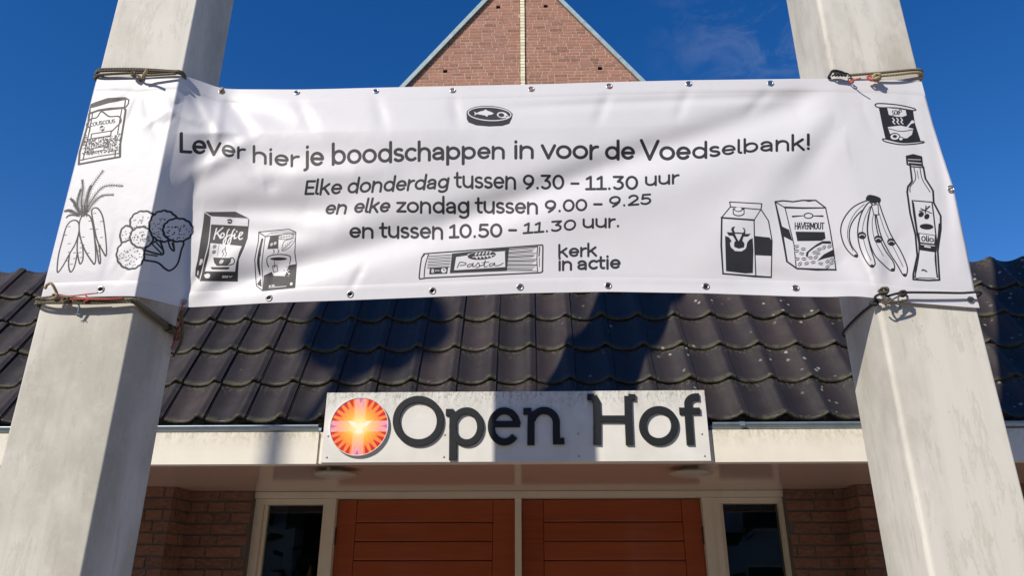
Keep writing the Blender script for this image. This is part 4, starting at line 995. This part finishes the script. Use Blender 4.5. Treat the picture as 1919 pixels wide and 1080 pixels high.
YL1 = SY-.0005; TH = .011
SCL = (LC(1000, 150)[0]-LC(900, 150)[0])/100
def letter(parts, name='letter', label=None):
    mb = MB()
    for i, (pts, w, closed) in enumerate(parts): ribbon(mb, [LC(*p) for p in (pts[:-1] if closed else pts)], w*SCL*1.0, YL1-TH-.0004*i, YL1, closed)
    o = mb.build(name, MAT['letter'], None); return child(o, sgn)
letter([(earc(492, 178, 104, 103, 0, 360, 48), 34, True)])
letter([([(657,136),(656,250),(655,362)], 36, False), ([(622,136),(640,136)], 32, False), ([(638,133),(657,133)], 26, False), (earc(720, 205, 66, 76, 0, 360, 36), 33, True)])
letter([([(838,192),(972,192)], 29, False), (earc(898, 203, 62, 74, 6, 322, 30), 33, False)])
letter([([(1026,132),(1024,210),(1024,292)], 34, False), ([(988,132),(1010,132)], 32, False), ([(1008,129),(1026,129)], 26, False),
        (earc(1086, 186, 58, 58, 168, 0, 18)+[(1144,240),(1145,288)], 34, False), ([(1130,273),(1182,273)], 30, False)])
letter([([(1318,62),(1334,90),(1337,180),(1337,290)], 36, False), ([(1290,64),(1322,64)], 30, False), ([(1345,168),(1475,168)], 33, False),
        ([(1482,60),(1484,150),(1490,290)], 35, False), ([(1484,64),(1517,66)], 30, False)])
letter([(earc(1628, 200, 76, 76, 0, 360, 44), 35, True)])
letter([([(1818,64),(1800,64)] + earc(1802, 94, 36, 30, 100, 176, 8) + [(1768,150),(1778,290)], 35, False), ([(1725,130),(1822,130)], 32, False)])
for (x, y) in ((64,247),(57,348),(615,241),(611,346),(1246,236),(1251,344),(1832,237),(1845,341),(1302,88)):
    X, Z = LC(x, y); m = MB(); m.lathe([(.0001, -.0028), (.0035, -.0024), (.0052, 0), (.0052, .001)], 10, (X, SY-.001, Z), 'Y'); m.box(X-.003, X+.003, SY-.0044, SY-.0036, Z-.0005, Z+.0005)
    child(m.build('screw', MAT['steel'], None), sgn)
# badge print, painted flat
NB = 640; bp = Paint(NB, NB, 3, (.70, .03, .02)); cc = NB/2; RB = NB/2
def pol(r, a): return (cc + r*RB*math.cos(math.radians(a)), cc + r*RB*math.sin(math.radians(a)))
NP = 26; st_ = 360/NP; off = 90 + st_/2
bp.a[:] = np.array([.88, .19, .025], np.float32)
for k in range(NP):
    a = off+k*st_; bp.fill([pol(1.05, a-st_*.36), pol(1.05, a+st_*.36), pol(.70, a)], (.62, .01, .015))
for k in range(NP):
    a = off+k*st_+st_/2; bp.fill([pol(.97, a-st_*.12), pol(.97, a+st_*.12), pol(.5, a+st_*.55), pol(.5, a-st_*.55)], (.93, .27, .04))
for k in range(NP):
    a = off+k*st_; bp.fill([pol(.74, a), pol(.30, a+st_*.9), pol(.30, a-st_*.9)], (.96, .38, .05))
for k in range(NP):
    a = off+k*st_+st_/2; bp.fill([pol(.56, a), pol(.2, a+st_*.9), pol(.2, a-st_*.9)], (.98, .50, .06))
yy, xx = np.mgrid[0:NB, 0:NB]; rad = np.hypot(xx-cc, yy-cc)/RB
gl_ = np.clip((.74-rad)/.5, 0, 1)[..., None]**1.1; bp.a = bp.a*(1-gl_*.95) + np.array([1.0, .56, .06], np.float32)*gl_*.95
core = np.clip((.42-rad)/.34, 0, 1)[..., None]; bp.a = bp.a*(1-core) + np.array([1.0, .86, .30], np.float32)*core
cross = Paint(NB, NB, 1, 0.0); w_ = .195
cross.fill([(cc-w_*RB, 0), (cc+w_*RB, 0), (cc+w_*RB, NB), (cc-w_*RB, NB)], 1); cross.fill([(0, cc-w_*RB), (NB, cc-w_*RB), (NB, cc+w_*RB), (0, cc+w_*RB)], 1)
pinkm = cross.a*np.clip(rad[..., None]*1.05-.08, 0, 1)*.72; ylm = cross.a*np.clip(1.15-rad[..., None]*1.5, 0, 1)*.7; bp.a = bp.a*(1-ylm) + np.array([1.0, .78, .26], np.float32)*ylm
bp.a = bp.a*(1-pinkm) + np.array([.98, .56, .56], np.float32)*pinkm
for k in range(4):
    a = 90*k; bp.fill([pol(.99, a-4.5), pol(.99, a+4.5), pol(.80, a)], (.62, .16, .42))
    for s in (-1, 1): bp.fill([pol(.62, a+s*8.6-2), pol(.98, a+s*6.5-3.4), pol(.98, a+s*6.5+2.4)], (.88, .36, .36))
dv = [(-.40,.19),(-.22,.17),(-.08,.10),(-.02,.07),(.03,.13),(.10,.09),(.24,.16),(.44,.19),(.30,.04),(.16,-.05),(.10,-.10),(.16,-.20),(.05,-.26),(-.04,-.27),(-.16,-.21),(-.08,-.12),(-.14,-.06),(-.28,.04)]
bp.fill([(cc+x*RB, cc+y*RB) for x, y in dv], (.93, .87, .74))
core = np.clip((.34-np.abs(rad))/.3, 0, 1)[..., None]*.62; bp.a = bp.a*(1-core)+np.array([1, .90, .48], np.float32)*core
bi = bpy.data.images.new('badge_print', NB, NB); bf = np.ones((NB, NB, 4), np.float32); bf[..., :3] = np.clip(bp.a, 0, 1)**(1/2.2)
bi.pixels.foreach_set(bf.ravel()); bi.pack()
mm = M('badge_enamel'); t = mm.n('TexImage'); t.image = bi; mm.L(mm.n('TexCoord').outputs['UV'], t.inputs[0]); mm.L(t.outputs[0], mm.p.inputs['Base Color']); mm.rough(.38)
bx, bz = sp(674.5, 800.5); br = (sp(729, 800)[0]-sp(619.5, 800)[0])/2
dm = bmesh.new(); NB2 = 64; ctr = dm.verts.new((0, -.013, 0)); ring = [dm.verts.new((br*.972*math.cos(2*math.pi*i/NB2), -.013, br*.972*math.sin(2*math.pi*i/NB2))) for i in range(NB2)]
uvl = dm.loops.layers.uv.new('UVMap')
for i in range(NB2): dm.faces.new((ctr, ring[i], ring[(i+1) % NB2]))
for f in dm.faces:
    for l in f.loops: l[uvl].uv = (.5+l.vert.co.x/(2*br*.972), .5+l.vert.co.z/(2*br*.972))
me = bpy.data.meshes.new('badge'); dm.to_mesh(me); dm.free()
rimm = MB(); rimm.lathe([(br*.972, -.0131), (br*.976, -.015), (br*.992, -.015), (br, -.013), (br, -.001)], 64, (0, 0, 0), 'Y')
bo = link('badge', me, mm.mat, None); bo.location = (bx, SY, bz); child(bo, sgn); rimm.build('rim', MAT['sign'], bo)

# ------------------------------------------------------------------ soffit lamps
def slamp(x, y, label):
    e = empty('soffit_lamp', (x, y, ZS), label, 'ceiling lamp', 'round lamps under the eaves')
    m = MB(); m.lathe([(.035, -.001), (.035, -.022), (.045, -.024)], 20); m.build('base', MAT['frame'], e)
    m = MB(); m.lathe([(.045, -.016), (.108, -.022), (.112, -.028), (.100, -.036), (.05, -.048), (.0001, -.052)], 32); m.build('shade', MAT['lampw'], e)
slamp(-1.005, 3.86, 'round flat lamp under the eaves, below the sunburst badge'); slamp(.795, 3.87, 'round flat lamp under the eaves, below the letter f of the sign')
# ------------------------------------------------------------------ ornament behind the left window
X, Z = atY(583, 1060, 5.15); m = MB(); m.lathe([(.03, -1.0), (.05, -.9), (.05, -.55), (.032, -.28), (.034, -.16), (.026, -.08), (.012, -.03), (.001, 0)], 16)
m.lathe([(.09, -1.02), (.09, -1.0), (.03, -1.0)], 16)
cpm = simple('copper_paper', (.75, .42, .2), .35, .2, 20, .3); o = m.build('pointed_ornament', cpm); o.location = (X, 5.15, Z); tag(o, 'pointed copper coloured ornament tip standing behind the left side window', 'ornament')
m = MB(); m.box(X-.3, X+.3, 5.02, 5.3, Z-1.06, Z-1.025); m.box(X-.28, X-.24, 5.04, 5.08, 0, Z-1.06); m.box(X+.24, X+.28, 5.04, 5.08, 0, Z-1.06); m.box(X-.28, X-.24, 5.24, 5.28, 0, Z-1.06); m.box(X+.24, X+.28, 5.24, 5.28, 0, Z-1.06)
tag(m.build('side_table', MAT['interior']), 'dark side table behind the left side window, under the pointed ornament', 'table')

# ------------------------------------------------------------------ ropes
def wp(x, y, Y): X, Z = atY(x, y, Y); return Vector((X, Y, Z))
def dens(P, n=6): return [Vector(tuple(float(q) for q in p)) for p in cr([tuple(p) for p in P], n)]
def knot(mb, c, r, rr, seed=0):
    q = random.Random(seed); pts = []
    for i in range(26):
        a = i/26*4*math.pi; pts.append(c + Vector((r*math.cos(a)*(1+.2*math.sin(a*1.5)), r*.75*math.sin(a*1.5+.6)-r*.4, r*.8*math.sin(a))))
    mb.tube(dens(pts, 2), rr, 6)
YR = 1.951
def tie(name, label): return empty(name, (0, YR, 2), label, 'rope', 'ropes tying the banner to the pillars')
def part(mb, name, mat, e):
    o = mb.build(name, mat, None); o.parent = e; o.matrix_parent_inverse = Matrix.Translation(-Vector(e.location)); return o
xl, xr_ = -1.417, -1.127
# top left: three strands round the pillar
e = tie('rope_tie', 'khaki rope wound three times round the left pillar along the banner top edge')
for i, (yl, yr, of) in enumerate(((130.5, 132.5, 0), (135, 135.5, .003), (140.5, 136.5, .0))):
    m = MB(); zl = wp(184, yl, YR)[2]; zr = wp(344, yr, YR)[2]; zb = wp(412, 158, 2.23)[2] - .07
    P = [(-1.30, 2.236, zb+.01*i), (xl+.01, 2.230, zl-.012*0), (xl-.003, 2.1, zl), (xl-.003, 1.98, zl), (xl+.008, YR+.008-of, zl), (xl+.03, YR-.002-of, zl), (-1.27, YR-.004-of, (zl+zr)/2+.002), (xr_-.03, YR-of, zr), (xr_-.006, YR+.002-of, zr), (xr_+.004, YR+.02, zr-.004), (xr_+.006, 2.05, zr-.03-.004*i), (xr_+.006, 2.20, zb), (xr_-.01, 2.236, zb), (-1.30, 2.236, zb+.01*i)]
    m.tube(dens(P), .0042, 7); part(m, 'strand', MAT['rope_dk'], e)
m = MB(); P = [wp(252, 138, YR-.006), wp(262, 143, YR-.010), wp(268, 149, YR-.002), wp(272, 142, YR-.012), wp(284, 141, YR-.010), wp(330, 138, YR-.006)]
m.tube(dens(P), .004, 7); knot(m, wp(252, 140, YR-.006), .007, .0034, 1); part(m, 'knot', MAT['rope'], e)
m = MB(); m.tube(dens([wp(266, 146, YR-.010), wp(272, 137, YR-.022), wp(277, 129, YR-.040)]), [.0042]*12+[.0050], 7); part(m, 'loose_end', MAT['rope_tan'], e)
m = MB(); p, nx = cloth_at(416, 172); m.tube(dens([p+nx*.004, p+Vector((-.002, .004, .016)), p+Vector((-.012, .03, .03)), p+Vector((-.04, .06, .03))]), .0055, 7); part(m, 'loop', MAT['rope_tan'], e)
# bottom left
e = tie('rope_tie', 'khaki rope and red cord round the left pillar along the banner bottom edge')
for i, (yl, yr, yb_, of, mt) in enumerate(((563, 561, 618, .0, 'rope'), (568, 567, 628, .003, 'rope_dk'), (559, 563, 624, .008, 'rope'))):
    m = MB(); zl = wp(77, yl, YR)[2]; zr = wp(252, yr, YR)[2]; zb = wp(328, yb_, 2.2)[2]
    P = [(-1.30, 2.240, zb), (xl+.01, 2.234, zl-.03), (xl-.004, 2.1, zl-.01), (xl-.004, 1.98, zl), (xl+.004, YR+.008-of, zl), (xl+.03, YR-of, zl-.002), (-1.34, YR-.003-of, zl-.006+.003*i), (-1.24, YR-.002-of, (zl+zr)/2-.004), (xr_-.03, YR-of, zr), (xr_-.004, YR-of, zr-.001), (xr_+.006, YR+.022, zr-.006), (xr_+.007, 2.06, (zr+zb)/2-.004), (xr_+.007, 2.20, zb), (xr_-.01, 2.238, zb-.004), (-1.30, 2.240, zb)]
    m.tube(dens(P), .0040 if i < 2 else .0035, 7); part(m, 'strand', MAT[mt], e)
m = MB(); P = [wp(85, 541, YR-.012), wp(90, 533, YR-.020), wp(97, 532, YR-.024), wp(103, 541, YR-.018), wp(107, 552, YR-.010), wp(104, 562, YR-.008)]
m.tube(dens(P), .0042, 7); knot(m, wp(106, 557, YR-.006), .008, .0036, 2); part(m, 'loop', MAT['rope_tan'], e)
m = MB(); m.tube(dens([wp(106, 551, YR-.010), wp(130, 555, YR-.010), wp(160, 552, YR-.012), wp(184, 549.5, YR-.014)]), .0018, 6); m.tube(dens([wp(116, 562, YR-.012), wp(150, 561, YR-.014), wp(200, 561, YR-.013), wp(232, 559, YR-.012)]), .0024, 6)
m.tube(dens([wp(160, 553, YR-.012), wp(167, 561, YR-.014), wp(158, 566, YR-.012)]), .002, 6); part(m, 'red_cord', MAT['rope_red'], e)
m = MB(); knot(m, wp(126, 563, YR-.010), .007, .003, 5); part(m, 'knot', MAT['rope_dk'], e)
m = MB(); knot(m, Vector((xr_+.012, 2.16, wp(312, 618, 2.16)[2])), .012, .004, 7); part(m, 'knot', MAT['rope_dk'], e)
m = MB(); p, nx = cloth_at(345, 567); m.tube(dens([p+nx*.004, p+Vector((-.004, .002, -.02)), Vector((xr_+.02, 2.19, p.z-.06)), Vector((xr_+.012, 2.18, p.z-.11))]), .0022, 6); part(m, 'red_cord', MAT['rope_red'], e)
m = MB(); m.tube(dens([p+Vector((-.006, .006, -.024)), Vector((xr_+.026, 2.21, p.z-.07)), Vector((xr_+.014, 2.20, p.z-.13))]), .0045, 6); part(m, 'strand', MAT['rope_dk'], e)
m = MB(); m.tube(dens([wp(146, 568, YR-.006), wp(149, 576, YR-.001), wp(147, 586, YR+.003)]), .003, 6)
for k in range(4): m.tube([wp(147, 586, YR+.003), wp(141+4*k, 592+(k % 2)*2, YR+.005)], .0012, 5)
part(m, 'frayed_end', MAT['rope_blue'], e)
# top right
XR0, XR1 = .961, 1.231
e = tie('rope_tie', 'tan doubled rope with red and black cord round the right pillar at banner top')
for i, (xa, ya, xb, yb_, of) in enumerate(((1590, 141, 1722, 130.5, 0), (1640, 143, 1722, 136, .006))):
    m = MB(); P = [wp(xa, ya, YR-of), wp((xa+xb)/2, (ya+yb_)/2, YR-.004-of), wp(xb-8, yb_, YR-of), Vector((XR1+.003, YR+.008, wp(1726, yb_, YR)[2])), Vector((XR1+.008, 2.0, wp(1726, yb_+2, YR)[2])), Vector((XR1+.008, 2.20, wp(1726, yb_+6, YR)[2])), Vector((1.1, 2.224, wp(1726, yb_+6, YR)[2]))]
    m.tube(dens(P), .0044, 7); part(m, 'strand', MAT['rope' if i == 0 else 'rope_tan'], e)
m = MB(); knot(m, wp(1642, 146, YR-.012), .010, .005, 3); part(m, 'knot', MAT['rope_tan'], e)
m = MB(); m.tube(dens([wp(1640, 150, YR-.014), wp(1632, 150, YR-.014), wp(1626, 144, YR-.013), wp(1633, 141, YR-.016)]), .0034, 6); m.tube(dens([wp(1594, 151, YR-.006), wp(1602, 149, YR-.022), wp(1613, 146, YR-.04)]), .0022, 6); m.tube(dens([wp(1590, 150, YR-.004), wp(1597, 155, YR-.006), wp(1600, 151, YR-.006), wp(1594, 149, YR-.006)]), .0018, 6); part(m, 'red_cord', MAT['rope_red'], e)
m = MB()
for k in range(5): m.tube(dens([wp(1562+k*5, 134+k*1.2, YR-.006), wp(1566+k*5, 138+k*.8, YR-.014), wp(1560+k*6, 142, YR-.004)]), .0030, 6)
m.tube(dens([wp(1553, 145, YR+.004), wp(1557, 138, YR-.006), wp(1562, 132, YR-.010), wp(1576, 134, YR-.012), wp(1588, 140, YR-.010)]), .0040, 6); part(m, 'knot', MAT['rope_blk'], e)
m = MB(); m.tube(dens([wp(1576, 136, YR-.010), wp(1588, 137, YR-.016), wp(1595, 143, YR-.014), wp(1595, 150, YR-.004)]), .0018, 6); part(m, 'hook_cord', MAT['rope_blk'], e)
m = MB(); m.tube(dens([wp(1553, 145, YR+.004), Vector((XR0-.008, YR+.04, wp(1548, 148, YR+.03)[2])), Vector((XR0-.008, 2.2, wp(1540, 150, 2.1)[2]-.01)), Vector((XR0+.05, 2.222, wp(1540, 150, 2.1)[2]-.01))]), .0036, 6); part(m, 'strand', MAT['rope_blk'], e)
# bottom right
e = tie('rope_tie', 'black cord and tangled knot round the right pillar along the banner bottom edge')
def bp_(x, y, of=.0): p, nx = cloth_at(x, y); return p + nx*(.006+of)
m = MB(); m.tube(dens([wp(1662, 556, YR-.014), wp(1690, 549, YR-.010), wp(1740, 548.5, YR-.010), wp(1800, 549.5, YR-.008), Vector((XR1+.006, YR-.004, wp(1828, 550, YR)[2])), Vector((XR1+.008, 2.02, wp(1828, 551, YR)[2])), Vector((XR1+.008, 2.2, wp(1828, 552, YR)[2])), Vector((1.1, 2.222, wp(1828, 552, YR)[2]))]), .0034, 7); part(m, 'strand', MAT['rope_blk'], e)
m = MB(); m.tube(dens([wp(1655, 549, YR-.012), wp(1641, 556, YR-.010), Vector((XR0-.006, YR+.02, wp(1626, 567, YR+.02)[2])), Vector((XR0-.007, 2.08, wp(1604, 592, 2.08)[2])), Vector((XR0-.007, 2.205, wp(1582, 625, 2.205)[2])), Vector((XR0+.02, 2.222, wp(1582, 625, 2.205)[2]-.01))]), .0036, 7); part(m, 'strand', MAT['rope_blk'], e)
m = MB(); knot(m, Vector((XR0-.010, YR+.015, wp(1627, 568, YR+.015)[2])), .007, .0042, 4); part(m, 'knot', MAT['rope_blk'], e)
m = MB(); knot(m, wp(1691, 551, YR-.012), .007, .0042, 6); part(m, 'knot', MAT['rope_blk'], e)
m = MB(); knot(m, wp(1656, 546, YR-.014), .010, .0030, 8); m.tube(dens([wp(1648, 546, YR-.016), wp(1654, 540, YR-.03), wp(1662, 545, YR-.02), wp(1658, 556, YR-.016), wp(1664, 566, YR-.02), wp(1680, 566, YR-.018), wp(1700, 562, YR-.014), wp(1700, 554, YR-.012)]), .0028, 6)
m.tube(dens([wp(1652, 566, YR-.016), wp(1662, 570, YR-.02), wp(1676, 560, YR-.02), wp(1690, 553, YR-.014)]), .0026, 6); part(m, 'knot', MAT['rope_dk'], e)
m = MB(); m.tube(dens([wp(1684, 556, YR-.010), wp(1684, 566, YR-.004), wp(1687, 574, YR+.000)]), .0026, 6)
for k in range(4): m.tube([wp(1687, 573, YR), wp(1681+4*k, 579+(k % 2)*2, YR+.003)], .0011, 5)
part(m, 'frayed_end', MAT['rope_blue'], e)

# ------------------------------------------------------------------ unseen things added behind the photographer to cast shadow and shape reflections
px, py = -1.235, 3.655; t = 8.5; lx, ly = px - t*math.sin(SUN_AZ), py - t*math.cos(SUN_AZ)
lamp = empty('shadow_street_lamp', (lx, ly, 0), 'street lamp with a broad round shade, unseen, added out of frame on the left to cast the soft roof shadow', 'street lamp')  # unseen lamp, added to cast the blurred shadow on roof and fascia
m = MB(); m.tube([(0, 0, 0), (0, 0, 5), (0, 0, 9.32)], [.055, .047, .040], 14); m.build('pole', MAT['asph'], lamp)
m = MB(); m.lathe([(r_*.86, z_ + 2.77) for r_, z_ in [(.05, 6.21), (.12, 6.22), (.24, 6.30), (.36, 6.44), (.43, 6.60), (.44, 6.80), (.30, 7.02), (.10, 7.12), (.001, 7.15)]], 32, (-.13, 0, 0)); m.tube([(0, 0, 8.85), (-.13, 0, 8.98)], .03, 8); lsh = m.build('lamp_shade', MAT['asph'], lamp)
def house(x0, x1, h, wallc, label):  # unseen house, added to give the hall windows a faint reflection
    e = empty('added_row_house', ((x0+x1)/2, -15, 0), label, 'house', 'unseen houses added across the street for reflections'); ox = -(x0+x1)/2
    w = (x1-x0)/2; m = MB(); m.box(-w, w, -1.0, 0, 0, h); m.build('wall', simple('render_'+label[:5], wallc, .8, .1, 2), e)
    m = MB(); m.add([(-w-.2, .3, h-.1), (w+.2, .3, h-.1), (w+.2, -1.6, h+1.9), (-w-.2, -1.6, h+1.9)], [(0, 1, 2, 3)]); m.add([(-w-.2, .3, h-.25), (w+.2, .3, h-.25), (w+.2, .3, h-.1), (-w-.2, .3, h-.1)], [(0, 1, 2, 3)]); m.build('roof', MAT['dark'], e)
    for zx in (-.6, .0, .6):
        for z0, z1 in ((1.0, 2.3), (3.3, 4.5)):
            if zx == 0 and z0 < 2: continue
            f = MB(); xx = zx*w; a = .62
            for b_ in ((xx-a, xx-a+.07, z0, z1), (xx+a-.07, xx+a, z0, z1), (xx-a+.072, xx+a-.072, z0, z0+.07), (xx-a+.072, xx+a-.072, z1-.07, z1)): f.box(b_[0], b_[1], .004, .05, b_[2], b_[3])
            fo = f.build('window', MAT['frame'], e); boxobj('pane', MAT['interior'], fo, xx-a+.073, xx+a-.073, .006, .02, z0+.071, z1-.071)
    f = MB(); f.box(-.5, .5, .004, .06, 0, 2.15); do = f.build('door', MAT['wood'], e); k = MB(); k.tube([(.38, .06, 1.05), (.38, .11, 1.05), (.26, .11, 1.05)], .012, 6); k.build('handle', MAT['steel'], do)
house(-16.5, -7.6, 5.2, (.62, .60, .55), 'cream rendered house across the street, left of the hedge gap'); house(5.4, 14.0, 5.0, (.45, .47, .50), 'grey rendered house across the street, right of the hedge gap')
tr = MB(); q = random.Random(3)  # unseen hedge, added to block bright sky from glass and door reflections
for i in range(9000):
    x = q.uniform(-34, 34); y = -17 + q.gauss(0, 1.5); hmax = 8.5 + 1.4*math.sin(x*.31+1) + .8*math.sin(x*.9); z = q.uniform(0, 1)**.8*hmax
    s = q.uniform(.25, .6); a = Vector((q.uniform(-1, 1), q.uniform(-1, 1), q.uniform(-1, 1))).normalized(); b = a.orthogonal().normalized(); c2 = a.cross(b); p = Vector((x, y, z))
    tr.add([p+b*s, p+c2*s*.6, p-b*s, p-c2*s*.6], [(0, 1, 2, 3)])
tr.box(-34, 34, -18, -16.2, .05, 7.6)
tag(tr.build('hedge', MAT['tree']), 'tall dense green hedge added unseen behind the camera to keep bright sky out of reflections', 'hedge', None, 'stuff')
